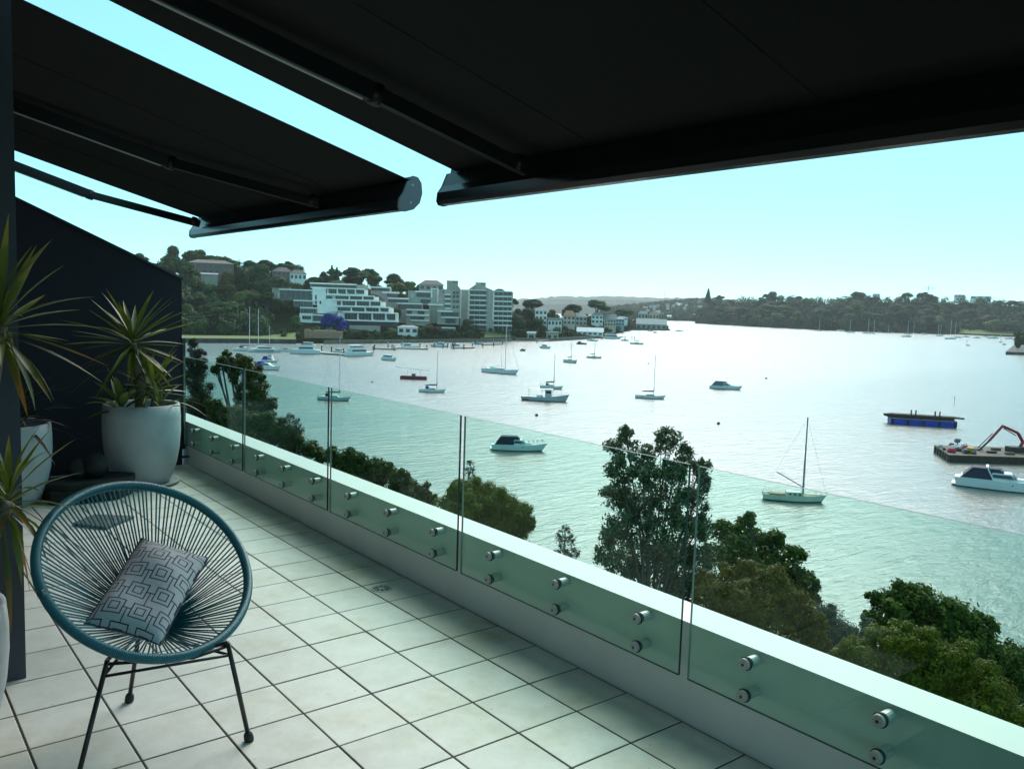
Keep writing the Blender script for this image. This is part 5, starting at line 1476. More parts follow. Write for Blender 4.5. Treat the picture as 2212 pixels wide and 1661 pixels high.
for q in range(3000):
    if n >= 92: break
    x = random.uniform(1505, 2260); d0, d1 = RIGHT.D0(x), RIGHT.D1(x)
    t_ = min(1.0, (n / 92) * .9 + random.uniform(0, .18)) if n < 74 else random.uniform(.02, .3)
    h = random.uniform(17, 30)
    kind = random.choices(['dome', 'gum', 'bush'], [6, 2, 1])[0]
    colr = random.choices(['green', 'olive', 'lime'], [7, 2.2, .9])[0]
    if put(kind, colr, RIGHT, x, d0 + (d1 - d0) * t_, h, (lambda X, Y, h=h, kind=kind, colr=colr: where(X, Y, sizeword(kind, h) + ' ' + {'green': 'dark green', 'olive': 'olive-brown', 'lime': 'light green'}[colr] + ' ' + {'dome': 'round-crowned tree', 'gum': 'open gum', 'bush': 'bush'}[kind], 'on the wooded right bank')), GR, random.uniform(1.2, 1.6)): n += 1
# woodland behind that reads as one mass: undergrowth and far suburb trees
def mass(name, bank, xs, n, t0, t1, h0, h1, m, size, keepout=True, lab=None):
    cl = []
    for q in range(n * 3):
        if len(cl) >= n: break
        x = random.uniform(*xs); d0, d1 = bank.D0(x), bank.D1(x)
        p = bank.at(x, d0 + (d1 - d0) * random.uniform(t0, t1)); h = random.uniform(h0, h1)
        if keepout and blocked(p, h, .5): continue
        cl.append(((p.x, p.y, p.z + h * .45), h * .55, h * .55, h * .55, 1))
    V = leaf_cloud(cl, 150, size, .75, orient=.8, shell=.6)
    o = bpy.data.objects.new(name, quads_mesh(name, V, m)); COL.objects.link(o)
    tag(o, kind='stuff'); return o
mass('hillside_undergrowth', LEFT, (285, 1440), 700, .08, 1.15, 3.0, 6, FAR_COL['green'], .55)
mass('hillside_wood', LEFT, (285, 660), 300, .12, 1.0, 7, 11, FAR_COL['green'], .7)
mass('right_bank_undergrowth', RIGHT, (1503, 2300), 520, .0, 1.1, 9, 19, FAR_COL['green'], 1.3)
mass('far_hillside_trees', FAR, (1300, 1560), 620, .0, 1.25, 8, 14, FAR_COL['green'], 1.6)
# dark headland at the right edge
hp = onz(2196, 764, ZW)
hl = MB(); 
P = [onz(2172, 766, ZW), onz(2560, 780, ZW), onz(2560, 756, ZW), onz(2190, 750, ZW)]
hl.prism([(p.x, p.y) for p in P], ZW - 1, ZW + 2.2, lambda u, v, h: (u, v, h))
structure('headland', hl, M_dkstone)
for (x, y, h, lb) in ((2202, 752, 17, 'dark tree on the headland cut by the right edge'), (2222, 758, 20, 'second dark tree on the headland, mostly past the right edge'), (2198, 757, 9, 'low bush at the foot of the headland tree')):
    p = onz(x, y, ZW + 2); o = far_tree('dome', 'green', p, h, .9); tag(o, lb, 'tree')

# rough shrubs over the near slope, below the terrace
cl = []
for q in range(260):
    x = random.uniform(9, 47); y = random.uniform(-25, 95)
    r = random.uniform(.7, 1.5) * (1 - .4 * x / 50)
    cl.append(((x, y, near_ground(x, y) + r * .35), r * 1.3, r * 1.3, r * .8, r))
V = leaf_cloud(cl, 170, .17, .6, orient=.7, shell=.6)
o = bpy.data.objects.new('slope_undergrowth', quads_mesh('slope_undergrowth', V, LEAF['mid'])); COL.objects.link(o); tag(o, kind='stuff')

# ================================================================== BOATS
M_hull = mat('hull_white', (0.66, 0.68, 0.69), 0.35, var=.05, scale=.6)
M_hullg = mat('hull_grey', (0.36, 0.39, 0.42), 0.5, var=.18, scale=.8)
M_hullcr = mat('hull_cream', (0.62, 0.60, 0.52), 0.45, var=.10, scale=.7)
M_hulln = mat('hull_navy', (0.015, 0.018, 0.035), 0.35)
M_red = mat('hull_red', (0.24, 0.012, 0.035), 0.45, var=.2, scale=1)
M_anti = mat('antifouling', (0.020, 0.022, 0.026), 0.6)
M_deck = mat('boat_deck', (0.60, 0.60, 0.57), 0.6, var=.06, scale=1)
M_teak = mat('teak_deck', (0.33, 0.22, 0.12), 0.75, var=.2, scale=3)
M_bwin = mat('boat_window', (0.015, 0.018, 0.022), 0.12)
M_navyc = mat('navy_canvas', (0.012, 0.018, 0.045), 0.8, var=.2, scale=2)
M_bluec = mat('blue_canvas', (0.015, 0.035, 0.27), 0.8, var=.15, scale=2)
M_greyc = mat('grey_canvas', (0.13, 0.14, 0.16), 0.8, var=.15, scale=2)
M_alu = mat('mast_alloy', (0.42, 0.43, 0.45), 0.4, .6)
M_mastw = mat('mast_white', (0.66, 0.66, 0.66), 0.45)
M_wire = mat('rigging_wire', (0.25, 0.26, 0.27), 0.5, .5)
M_rust = mat('rust', (0.26, 0.10, 0.03), 0.9, var=.4, scale=3)
M_timber = mat('weathered_timber', (0.13, 0.10, 0.075), 0.9, var=.35, scale=1.5)
M_timd = mat('dark_timber', (0.045, 0.030, 0.022), 0.9, var=.35, scale=1.5)

def boat_frame(stern, bow):
    a, b = onz(*stern, ZW), onz(*bow, ZW)
    d = b - a; L = d.length
    return (a + b) / 2, math.atan2(d.y, d.x), L
def hull(parent, L, beam, fb, mh, sheer=.25, transom=.85, rake=.10, full=2.2, deck=M_deck, stripe=True, anti=M_anti, deckm=True):
    """lofted hull, +x to the bow; waterline length L, freeboard fb"""
    n = 14; secs = []
    def half(t): 
        return beam / 2 * (transom + (1 - transom) * math.sin(min(1, t / .5) * math.pi / 2)) * (1 - max(0, (t - .45) / .55) ** full)
    for i in range(n + 1):
        t = i / n
        x = -L / 2 + L * t
        h = half(t) + .012
        f_ = fb * (1 + sheer * max(0, (t - .3) / .7) ** 2 - .04 * math.sin(t * math.pi))
        xo = L * rake * (t ** 4) - L * .03 * (1 - t) ** 6
        secs.append([(x, 0, -.35), (x, h * .82, -.25), (x + xo * .15, h * .90, .0), (x + xo * .28, h * .925, .13), (x + xo, h, f_), ])
    def strip(rows, m_, name):
        mb = MB(); vv = []
        R = len(rows)
        for s_ in secs:
            for r in rows: vv.append(s_[r])
        for s_ in secs:
            for r in rows: vv.append((s_[r][0], -s_[r][1], s_[r][2]))
        ff = []; N = (n + 1) * R
        for i in range(n):
            for k in range(R - 1):
                a = i * R + k
                ff.append((a, a + R, a + R + 1, a + 1)); ff.append((N + a, N + a + 1, N + a + R + 1, N + a + R))
        for e in (0, n):
            a = e * R
            for k in range(R - 1):
                q = (a + k, a + k + 1, N + a + k + 1, N + a + k); ff.append(q if e == 0 else q[::-1])
        mb.add(vv, ff)
        return mb.build(name, m_, parent, False)
    strip([3, 4], mh, 'hull')
    strip([0, 1, 2, 3], anti, 'waterline_band')
    mb = MB(); vv = []
    for s_ in secs:
        x, h, z = s_[4]; vv += [(x, h * .97, z - .03), (x, 0, z + .04), (x, -h * .97, z - .03)]
    mb.add(vv, [(i * 3 + k, i * 3 + k + 1, i * 3 + k + 4, i * 3 + k + 3) for i in range(n) for k in range(2)])
    if deckm: mb.build('deck', deck, parent)
    rl = MB()
    for sg in (1, -1):
        rl.tube([(s_[4][0], sg * s_[4][1], s_[4][2] + .02) for s_ in secs], .035, 5, cap=False)
    rl.build('rub_rail', mh if mh is not M_hull else M_hull, parent)
    def top(t): 
        i = min(n, max(0, int(round(t * n)))); return secs[i][4]
    return top, half
def cabin(parent, name, m, x0, x1, w0, w1, z0, z1, rf=.25, rb=.05, tw=.8):
    """trunk: front raked by rf metres, back by rb"""
    mb = MB()
    mb.add([(x0, -w0, z0), (x1, -w1, z0), (x1, w1, z0), (x0, w0, z0), (x0 + rb, -w0 * tw, z1), (x1 - rf, -w1 * tw, z1), (x1 - rf, w1 * tw, z1), (x0 + rb, w0 * tw, z1)],
           [(0, 3, 2, 1), (4, 5, 6, 7), (0, 1, 5, 4), (1, 2, 6, 5), (2, 3, 7, 6), (3, 0, 4, 7)])
    return mb.build(name, m, parent)
def win_band(parent, x0, x1, w, z0, z1, rf=.1, tw=.9, name='window', m=None):
    return cabin(parent, name, m or M_bwin, x0, x1, w, w, z0, z1, rf, rf * .3, tw)
def rail(parent, top, t0, t1, h=.6, name='guard_rail', n=7, r=.018):
    mb = MB()
    for sg in (1, -1):
        P = []
        for k in range(n):
            p = top(t0 + (t1 - t0) * k / (n - 1)); P.append(Vector((p[0], sg * p[1] * .96, p[2])))
        mb.tube([p + Vector((0, 0, h)) for p in P], r, 4, cap=False)
        for p in P: mb.tube([p, p + Vector((0, 0, h))], r, 4, cap=False)
    return mb.build(name, M_alu, parent)
def boat(name, lab, cat, stern, bow, grp):
    o, rz, L = boat_frame(stern, bow)
    return thing(name, lab, cat, (o.x, o.y, ZW), rz, grp), L, o, rz
def local_x(t, px_, py_):
    """local x of the point of the boat's centre plane seen at a pixel"""
    n = Vector((-math.sin(t.rotation_euler.z), math.cos(t.rotation_euler.z), 0))
    p = onplane(px_, py_, n, t.location) - t.location
    return p.dot(Vector((math.cos(t.rotation_euler.z), math.sin(t.rotation_euler.z), 0))), p.z
GS = 'sailing boats on swing moorings'; GM = 'motor boats on swing moorings'; GMR = 'boats berthed along the left-hand jetties'; GF = 'small far boats moored off the right bank'

def sail_boat(lab, stern, bow, mast_px, mast_top, mh=M_hull, grp=GS, boomc=None, boom=True, boom_rise=0.0, cover=None, mizzen=None, forestay=False, mast_r=.085, teak=False, dodger=None, fb=None, masty=None, mm=None, rails=True, name='sailing_boat'):
    t, L, o, rz = boat(name, lab, 'sailboat', stern, bow, grp)
    beam = L * .30; fb = fb or max(.75, L * .095)
    top, half = hull(t, L, beam, fb, mh, .28, .55, .10, 2.0, M_teak if teak else M_deck)
    cx0, cx1 = -L * .12, L * .22
    cabin(t, 'cabin', M_deck if not teak else M_hullcr, cx0, cx1, beam * .27, beam * .18, fb - .02, fb + .42 + L * .012, .6, .05, .82)
    for k in range(3):
        xx = cx0 + (cx1 - cx0) * (.12 + .26 * k)
        win_band(t, xx, xx + (cx1 - cx0) * .17, beam * .245, fb + .12, fb + .32, .05, .94)
    cabin(t, 'cockpit_coaming', M_deck if not teak else M_teak, -L * .42, cx0 - .05, beam * .30, beam * .30, fb - .02, fb + .22, .1, .1, .9)
    mx, _ = local_x(t, mast_px, stern[1] - 6)
    _, mz = local_x(t, mast_px, mast_top)
    mz = max(mz, L * .8)
    mtr = mm or M_alu
    mo = MB().tube([(mx, 0, fb), (mx, 0, mz)], [mast_r, mast_r * .7], 8).build('mast', mtr, t)
    sp = MB()
    for k in (.5, .75) if L > 9 else (.6,):
        sp.bar((mx, -beam * .28, fb + (mz - fb) * k), (mx, beam * .28, fb + (mz - fb) * k), .06, .04)
    sp.build('spreader', mtr, mo)
    if boom:
        bx = -L * .30
        zb = fb + 1.15
        b_ = MB().tube([(mx, 0, zb), (bx, 0, zb + boom_rise)], .07, 6).build('boom', mtr, t)
        if cover: MB().tube([(mx + .12, 0, zb + .9), (mx + .02, 0, zb + .22), (mx - (mx - bx) * .4, 0, zb + .2 + boom_rise * .4), (bx + .3, 0, zb + .12 + boom_rise)], [.08, .20, .19, .09], 8).build('sail_cover', cover, b_)
    st = MB(); tp = Vector((mx, 0, mz * .985))
    bw_ = top(1.0); sn = top(0)
    st.tube([tp, Vector((bw_[0], 0, bw_[2]))], .030 if forestay else .016, 4, cap=False); st.tube([tp, Vector((sn[0], 0, sn[2] + .3))], .014, 4, cap=False)
    for sg in (1, -1): st.tube([tp, Vector((mx, sg * beam * .45, fb))], .014, 4, cap=False)
    st.build('rigging', M_wire if not forestay else M_mastw, t)
    if dodger: cabin(t, 'dodger', dodger, cx0 - L * .13, cx0 + .3, beam * .26, beam * .24, fb + .2, fb + .95, .45, .1, .85)
    if mizzen:
        zx, _ = local_x(t, mizzen[0], stern[1] - 6); _, zz = local_x(t, mizzen[0], mizzen[1])
        MB().tube([(zx, 0, fb), (zx, 0, zz)], [.07, .05], 6).build('mizzen_mast', mtr, t)
    if rails: rail(t, top, .02, .16, .6, 'pushpit'); rail(t, top, .84, .99, .6, 'pulpit')
    return t, L, fb, beam, top

def cruiser(lab, stern, bow, mh=M_hull, grp=GM, canopy=None, fly=False, arch=False, hardtop=True, fb=None, beamk=.33, windows=2, flycan=None, name='motor_cruiser', stripe=None, cab=(-.18, .24), cabh=1.0, wheel=None):
    t, L, o, rz = boat(name, lab, 'motorboat', stern, bow, grp)
    beam = L * beamk; fb = fb or max(.7, L * .10)
    top, half = hull(t, L, beam, fb, mh, .35, .88, .13, 2.3)
    x0, x1 = L * cab[0], L * cab[1]
    z1 = fb + cabh
    cabin(t, 'foredeck_trunk', mh, x1 - .8, L * .38, beam * .32, beam * .12, fb, fb + .45, .9, 0, .8)
    c = cabin(t, 'cabin', M_hull, x0, x1, beam * .38, beam * .32, fb - .03, z1, .9, .1, .86)
    win_band(t, x0 + .3, x1 - .45, beam * .372, fb + cabh * .42, fb + cabh * .82, .55, .93)
    cabin(t, 'windscreen', M_bwin, x1 - 1.0, x1 - .12, beam * .31, beam * .28, fb + cabh * .40, fb + cabh * .86, .55, .2, .9)
    if stripe: win_band(t, -L * .34, L * .30, beam * .495, fb * .52, fb * .74, .0, 1.0, 'hull_window', M_bwin)
    for k in range(windows):
        xx = L * (.12 + .12 * k)
        for sg in (1, -1):
            MB().tube([(xx, sg * (half(.62 + .12 * k) * .975), fb * .72), (xx, sg * (half(.62 + .12 * k) + .02), fb * .73)], .10, 10).build('porthole', M_bwin, t)
    cabin(t, 'cockpit', M_deck, -L * .47, x0, beam * .42, beam * .40, fb - .03, fb + .28, 0, .1, .95)
    if fly:
        cabin(t, 'flybridge', M_hull, x0 - L * .05, x1 - L * .09, beam * .34, beam * .27, z1 + .003, z1 + .75, .8, .2, .9)
        win_band(t, x0 + L * .08, x1 - L * .10, beam * .262, z1 + .75, z1 + 1.05, .35, .9, 'fly_screen')
        MB().bar((x0 + .4, 0, z1 + 1.75), (x1 - L * .18, 0, z1 + 1.82), beam * .56, .07).build('fly_roof', flycan or M_hull, t)
        lg = MB()
        for xx in (x0 + .6, x1 - L * .22):
            for sg in (1, -1): lg.tube([(xx, sg * beam * .25, z1 + .7), (xx, sg * beam * .26, z1 + 1.75)], .04, 5)
        lg.build('roof_post', M_alu, t)
    if canopy:
        cabin(t, 'canopy', canopy, -L * .46, x0 + .35, beam * .43, beam * .40, fb + .1, z1 + .55, .05, L * .13, .8)
        cabin(t, 'canopy_roof', canopy, x0 - .3, x0 + L * .16, beam * .34, beam * .31, z1 + .12, z1 + .56, L * .06, .05, .85)
    if arch:
        a = MB()
        for sg in (1, -1): a.bar((x0 + .55, sg * beam * .40, fb + .2), (x0 - .35, sg * beam * .33, z1 + .75), .32, .12)
        a.bar((x0 - .35, -beam * .34, z1 + .74), (x0 - .35, beam * .34, z1 + .74), .36, .14)
        a.build('radar_arch', M_hull, t)
    rail(t, top, .58, .99, .55)
    MB().bar((-L * .50, 0, .30), (-L * .56, 0, .30), beam * .8, .08).build('swim_platform', mh, t)
    return t, L, fb, beam, top

# --- in the open bay
t, L, fb, beam, top = sail_boat('old cream sailing yacht nearest the treetops, its bare boom slanting upwards', (1650, 1077), (1772, 1085), 1734, 901, M_hullcr, teak=True, boom_rise=1.9, mast_r=.115, mm=M_greyc)
sail_boat('white sailing boat with a low grey boom, alone right of centre in the bay', (1373, 859), (1432, 862), 1412, 767, M_hull, cover=M_greyc)
sail_boat('white sailing boat cut by the second glass joint', (688, 863), (751, 866), 733, 727, M_hullg, cover=M_greyc, dodger=M_navyc, mm=M_mastw)
sail_boat('small sailing boat with blue cockpit covers behind the red punt', (906, 846), (958, 848), 943.5, 760, M_hull, cover=M_greyc, dodger=M_bluec)
sail_boat('large white cruising ketch with solar gear over the stern and a pale forestay', (1045, 803), (1113, 809), 1091.5, 700, M_hull, forestay=True, dodger=M_hull, mizzen=(1083, 765), fb=1.35, mast_r=.13, mm=M_mastw)
sail_boat('white sailing boat half hidden behind the grey workboat', (1168, 838), (1212, 841), 1196.5, 763, M_hull, cover=M_greyc, dodger=M_greyc)
sail_boat('small cream sailing boat in mid-bay, left of the pair below the point', (1219, 782), (1244, 784.5), 1234, 738, M_hullcr, cover=M_greyc, fb=1.1)
sail_boat('low cream sailing boat with a dark furled sail, right of the pair below the point', (1268, 773), (1297, 774.5), 1284.5, 734, M_hullcr, cover=M_navyc)
sail_boat('white sailing boat with a grey sail cover off the boatshed', (1362, 743), (1388, 744.5), 1379.5, 713, M_hullcr, cover=M_greyc)
cruiser('white cruiser with a grey soft top alone in the open bay', (1535, 838), (1596, 842), canopy=M_greyc, cab=(-.08, .22))
t, L, fb, beam, top = cruiser('white cruiser with a slanting navy canopy, seen through the fourth glass pane', (1065, 970), (1168, 974), canopy=M_navyc, cab=(-.10, .20), cabh=.95, fb=.95)
bl = MB()
for k in range(5): 
    p = top(.74 + .055 * k); bl.blob((p[0], -p[1], p[2] + .75), .11, .11, .13, 6, 4)
bl.build('fender', M_rubber, t)
cruiser('big white cruiser with black side curtains and a white arch, cut by the right edge', (2067, 1045), (2262, 1068), canopy=M_navyc, arch=True, cab=(-.14, .18), cabh=1.15, fb=1.35, windows=3)
cruiser('white half-cabin cruiser on its own below the orange wall jetties', (828, 777), (853, 779.5), cab=(-.40, .25), cabh=1.3, fb=1.0)
cruiser('white cruiser with blue side curtains above the glass at the left', (551, 797), (600, 799.5), canopy=M_bluec, cab=(-.20, .22), cabh=1.2, fb=1.1)
cruiser('smaller flybridge boat with blue windows just behind the blue-curtained cruiser', (568, 781), (597, 783.5), fly=True, flycan=M_bluec, canopy=M_bluec, cab=(-.1, .3))
cruiser('tiny dark-hulled runabout off the white boathouse', (1123.5, 758), (1134, 758.4), mh=M_hulln, cab=(-.05, .2), cabh=.8)
cruiser('small white half-cabin boat off the stone boathouse', (1168.5, 752), (1187, 753.5), cab=(-.3, .15), cabh=1.4, fb=1.0)
cruiser('low black-covered boat at the edge of the bay below the pale blue roof', (1247, 743.2), (1266, 744.3), mh=M_hulln, canopy=M_navyc, cab=(-.2, .1), cabh=.6)
cruiser('open white launch just above the black-covered boat', (1269.5, 736.3), (1290, 737.3), cab=(-.25, .1), cabh=1.2)
t, L, fb, beam, top = cruiser('white double-decked houseboat at the jetty under the pale blue roof', (1304, 731.3), (1338, 732.3), fly=True, cab=(-.42, .36), cabh=2.3, fb=1.0, beamk=.26, name='houseboat')
cruiser('small white runabout beside the houseboat', (1341.5, 736.2), (1357, 736.9), cab=(-.1, .2))
for i, (a, b, lb) in enumerate((((1399, 715.4), (1409, 715.8), 'tiny white boat off the boatshed, left one of three'), ((1411, 719), (1419, 719.4), 'tiny white boat off the boatshed, middle one and nearest'), ((1459, 715.8), (1474, 716.4), 'white boat at the very tip of the point'))):
    cruiser(lb, a, b, cab=(-.2, .2), grp='tiny boats off the point')

# grey work boat
t, L, o, rz = boat('fishing_boat', 'grey rust-stained work boat with a wheelhouse and a stern frame, middle of the bay', 'workboat', (1129, 863), (1220, 867.5), GM)
beam = L * .30; fb = 1.05
top, half = hull(t, L, beam, fb, M_hullg, .75, .85, .10, 2.2)
cabin(t, 'wheelhouse', M_hullg, L * .04, L * .19, beam * .30, beam * .27, fb + .1, fb + 1.95, .15, 0, .95)
win_band(t, L * .055, L * .18, beam * .296, fb + 1.05, fb + 1.6, .03, .97)
cabin(t, 'wheelhouse_roof', M_hull, L * .0, L * .215, beam * .34, beam * .31, fb + 1.953, fb + 2.08, .1, 0, 1)
cabin(t, 'hatch', M_hull, -L * .16, -L * .02, beam * .2, beam * .2, fb, fb + .5, 0, 0, .9)
MB().bar((-L * .36, 0, fb + 2.1), (L * .02, 0, fb + 2.0), beam * .6, .07).build('stern_awning', M_hull, t)
mb = MB()
for xx in (-L * .35, -L * .05):
    for sg in (1, -1): mb.tube([(xx, sg * beam * .28, fb), (xx, sg * beam * .28, fb + 2.05)], .035, 5)
mb.tube([(L * .10, 0, fb + 2), (L * .10, 0, fb + 3.3)], .03, 5)
mb.build('frame_post', M_alu, t)
mb = MB()
for sg in (1, -1): mb.box(-L * .5, -L * .33, sg * half(.1) * .965 - .02, sg * half(.1) * .965 + .02, .14, .55)
mb.build('rust_patch', M_rust, t)
rail(t, top, .75, .99, .6)

# red punt with a long pole frame above it
t, L, o, rz = boat('work_punt', 'flat dark-red work punt under a long pale pole frame', 'punt', (865, 818.3), (922, 820.3), GM)
bm = L * .22
MB().prism([(-L / 2, .10), (-L * .46, -.2), (L * .46, -.2), (L / 2, .10), (L / 2, 1.05), (-L / 2, 1.05)], -bm / 2, bm / 2, lambda u, v, h: (u, h, v)).build('hull', M_red, t)
MB().box(-L * .47, L * .47, -bm * .42, bm * .42, 1.052, 1.10).build('deck', M_timd, t)
mb = MB()
for k in range(7): mb.blob((-L * .42 + L * .14 * k, -bm / 2 - .05, .55), .28, .14, .28, 8, 5)
mb.build('tyre_fender', M_rubber, t)
mb = MB(); mb.tube([(-L * .72, 0, 3.9), (L * .60, 0, 2.9)], .07, 6); mb.tube([(-L * .25, 0, 1.1), (-L * .25, 0, 3.5)], .05, 5); mb.tube([(L * .25, 0, 1.1), (L * .25, 0, 3.1)], .05, 5)
mb.build('pole_frame', M_hull, t)
mb = MB(); mb.box(-.6, .6, -.4, .4, 1.1, 1.9); mb.build('winch_box', M_greyc, t)

# blue barge carrying timber beams
t, L, o, rz = boat('pontoon_barge', 'bright blue pontoon barge stacked with long dark timber beams', 'barge', (1920, 913), (2062, 922), None)
bm = L * .34
MB().prism([(-L / 2, .25), (-L * .48, -.2), (L * .48, -.2), (L / 2, .25), (L / 2, 1.35), (-L / 2, 1.35)], -bm / 2, bm / 2, lambda u, v, h: (u, h, v)).build('pontoon', mat('barge_blue', (0.012, 0.03, 0.36), .5, var=.25, scale=.8), t)
for k in range(5):
    x = -L * .47 + L * .235 * k
    MB().box(x - .28, x + .28, -bm / 2 - .12, -bm / 2 - .002, .05, 1.2).build('tyre_fender', M_rubber, t)
MB().box(-L * .5, L * .5, -bm / 2, bm / 2, 1.352, 1.45).build('deck', M_timber, t)
for k in range(4):
    y = -bm * .30 + bm * .20 * k
    MB().box(-L * (.5 + .02 * k), L * (.47 + .01 * k), y, y + bm * .16, 1.453, 1.95).build('timber_beam', M_timd, t)
for k in range(3):
    y = -bm * .24 + bm * .2 * k
    MB().box(-L * (.60 - .06 * k), L * (.62 - .05 * k), y, y + bm * .15, 1.953, 2.30).build('timber_beam', M_timd, t)
for x in (-.19, -.12, .17, .24):
    MB().box(L * x - .14, L * x + .14, -bm * .40, -bm * .40 + .28, 1.455, 3.55).build('stake_post', M_timd, t)

# work barge with red folding crane
oc = onz(2130, 990, ZW)
a = onz(2050, 998, ZW); b = onz(2235, 1004, ZW); d = b - a
bz = math.atan2(d.y, d.x); Lb = d.length
t = thing('work_barge', 'timber work barge heaped with salvage and carrying a red folding crane', 'barge', (a.x, a.y, ZW), bz)
c0 = onz(2018, 976, ZW); ex = Vector((math.cos(bz), math.sin(bz), 0)); ey = Vector((-math.sin(bz), math.cos(bz), 0))
wb_ = (c0 - a).dot(ey); sk = (c0 - a).dot(ex)
def bp(u, v): return (u * Lb + v * sk, v * wb_)
MB().prism([bp(0, 0), bp(1, 0), bp(1, 1), bp(0, 1)], -.3, 1.15, lambda u, v, h: (u, v, h)).build('hull', M_timd, t)
MB().prism([bp(-.005, -.01), bp(1.005, -.01), bp(1.005, 1.01), bp(-.005, 1.01)], 1.152, 1.32, lambda u, v, h: (u, v, h)).build('deck', M_timber, t)
for k in range(6):
    p = bp(0, .08 + .17 * k); MB().box(p[0] - .22, p[0] - .02, p[1] - .2, p[1] + .2, .0, 1.2).build('fender_post', M_timber, t)
M_y = mat('yellow_plastic', (0.62, 0.30, 0.02), .6); M_rd = mat('red_plastic', (0.40, 0.02, 0.06), .6); M_lt = mat('pale_bag', (0.5, 0.52, 0.56), .8, var=.3, scale=2)
random.seed(5)
for k in range(30):
    u, v = random.uniform(.02, .34), random.uniform(.15, .95); p = bp(u, v); r = random.uniform(.25, .65)
    MB().blob((p[0], p[1], 1.32 + r * .55), r, r * .9, r * .75, 7, 5, .22).build('salvage_heap', [M_lt, M_timber, M_greyc, M_rd, M_lt, M_timd][k % 6], t)
p = bp(.29, .25); MB().lathe([(.5, 0), (.62, .9), (.62, 1.0), (.5, .98)], 10, (p[0], p[1], 1.321)).build('tub', M_y, t)
p = bp(.07, .25); MB().blob((p[0], p[1], 1.7), .85, .6, .5, 7, 5, .2).build('tarpaulin', M_rd, t)
p = bp(.24, .8); MB().blob((p[0], p[1], 2.6), .7, .5, .42, 7, 5, .25).build('salvage_heap', M_greyc, t); MB().tube([(p[0], p[1], 1.32), (p[0], p[1], 2.5)], .12, 5).build('salvage_post', M_timber, t)
M_crr = mat('crane_red', (0.33, 0.015, 0.025), .4, var=.15, scale=1)
def cr(x, y):
    q = onplane(x, y, ey, a + ey * wb_ * .5) - t.location
    return Vector((q.dot(ex), q.dot(ey), q.z))
cb, c1, c2, c3, c4 = cr(2195, 985), cr(2210, 955), cr(2199, 935), cr(2166, 920), cr(2136, 953)
c5 = cr(2112, 975)
MB().box(cb.x - 1.6, cb.x + 1.8, cb.y - 1.0, cb.y + 1.0, 1.323, 2.3).build('crane_base', M_timd, t)
for k in range(9):
    p = bp(random.uniform(.42, .98), random.uniform(.1, .9)); q = random.uniform(.3, .9)
    MB().box(p[0] - q, p[0] + q, p[1] - .25, p[1] + .25, 1.321, 1.321 + random.uniform(.15, .6)).build('deck_timber', [M_timd, M_timber, M_greyc][k % 3], t)
co2 = MB().bar((cb.x + .6, cb.y, 2.3), c1, .55, .55, ey).build('crane_column', M_crr, t)
MB().bar(c1, c2, .5, .55, ey).build('crane_boom', M_crr, t); MB().bar(c2, c3, .45, .5, ey).build('crane_boom', M_crr, t); MB().bar(c3, c4, .42, .48, ey).build('crane_boom', M_crr, t)
MB().bar(c4, c5, .3, .34, ey).build('crane_jib', M_black, t); MB().bar(c2 + Vector((-.3, 0, -.5)), c3 + Vector((.2, 0, -.45)), .14, .14, ey).build('crane_ram', M_black, t); MB().bar(c3.lerp(c4, .6) + Vector((-.35, 0, .3)), c5.lerp(c4, .2) + Vector((-.4, 0, .3)), .14, .14, ey).build('crane_ram', M_black, t)
MB().bar(c5, c5 + Vector((-.1, 0, -.5)), .3, .3, ey).build('crane_hook', M_black, t)

# --- marina on the left shore
def pile(parent, x, y, h=2.6):
    p = onz(x, y, ZW)
    o = MB().tube([(p.x, p.y, ZW - 1.5), (p.x, p.y, ZW + h)], .28, 8).build('pile', M_timd, parent, world=True)
    MB().lathe([(.34, h), (.34, h + .12), (.0005, h + .55)], 8, (p.x, p.y, ZW)).build('pile_cap', M_white, o, world=True)
def jetty(lab, pts, w_=2.0, piles=(), grp='timber jetties on the left shore', h=.75):
    P = [onz(x, y, ZW) for x, y in pts]
    t = thing('jetty', lab, 'jetty', (P[0].x, P[0].y, ZW), 0, grp)
    mb = MB(); mk = MB()
    for a_, b_ in zip(P[:-1], P[1:]):
        mb.bar(a_ + Vector((0, 0, h)), b_ + Vector((0, 0, h)), w_, .22); mk.bar(a_ + Vector((0, 0, h - .35)), b_ + Vector((0, 0, h - .35)), w_ * .85, .4)
    mb.build('deck', M_deck, t, world=True); mk.build('float', M_timd, t, world=True)
    for (x, y) in piles: pile(t, x, y)
    return t
jetty('short jetty reaching out under the orange wall to the big yachts', [(690, 764.5), (747, 768.5)], 2.2, [(695, 758), (716, 760), (742, 764), (806, 758)])
jetty('jetty with white-capped piles left of the moored half-cabin boats', [(806, 754), (857, 756.4)], 1.8, [(809, 755), (838, 752), (847, 754), (851, 757)])
jetty('longest floating jetty with a row of white-capped piles', [(845, 753.5), (924.5, 755.8)], 1.9, [(868, 751), (884, 752), (907, 752), (922, 755.5), (938, 750), (967, 751)])
jetty('floating jetty finger off the grey block', [(976, 753.8), (1024, 752.4)], 1.8, [(957, 752), (980, 754), (1002, 754), (1020, 750)])
jetty('small jetty in front of the lawn bank', [(1040, 746), (1080, 745)], 1.6, [(1043, 750), (1066, 748), (1085, 745)])
jetty('gangway jetty at the stone boathouse', [(1156, 738), (1185, 737)], 1.6, [(1160, 740)])
jetty('jetty beside the houseboat below the pale blue roof', [(1296, 731), (1345, 729)], 1.6, [(1300, 733), (1350, 733), (1365, 732), (1370, 734)])
sail_boat('white berthed sailing boat with the tallest mast at the left jetties', (505, 757.5), (560, 758), 539, 662, M_hull, GMR, cover=M_navyc, mast_r=.15, mm=M_mastw, rails=False)
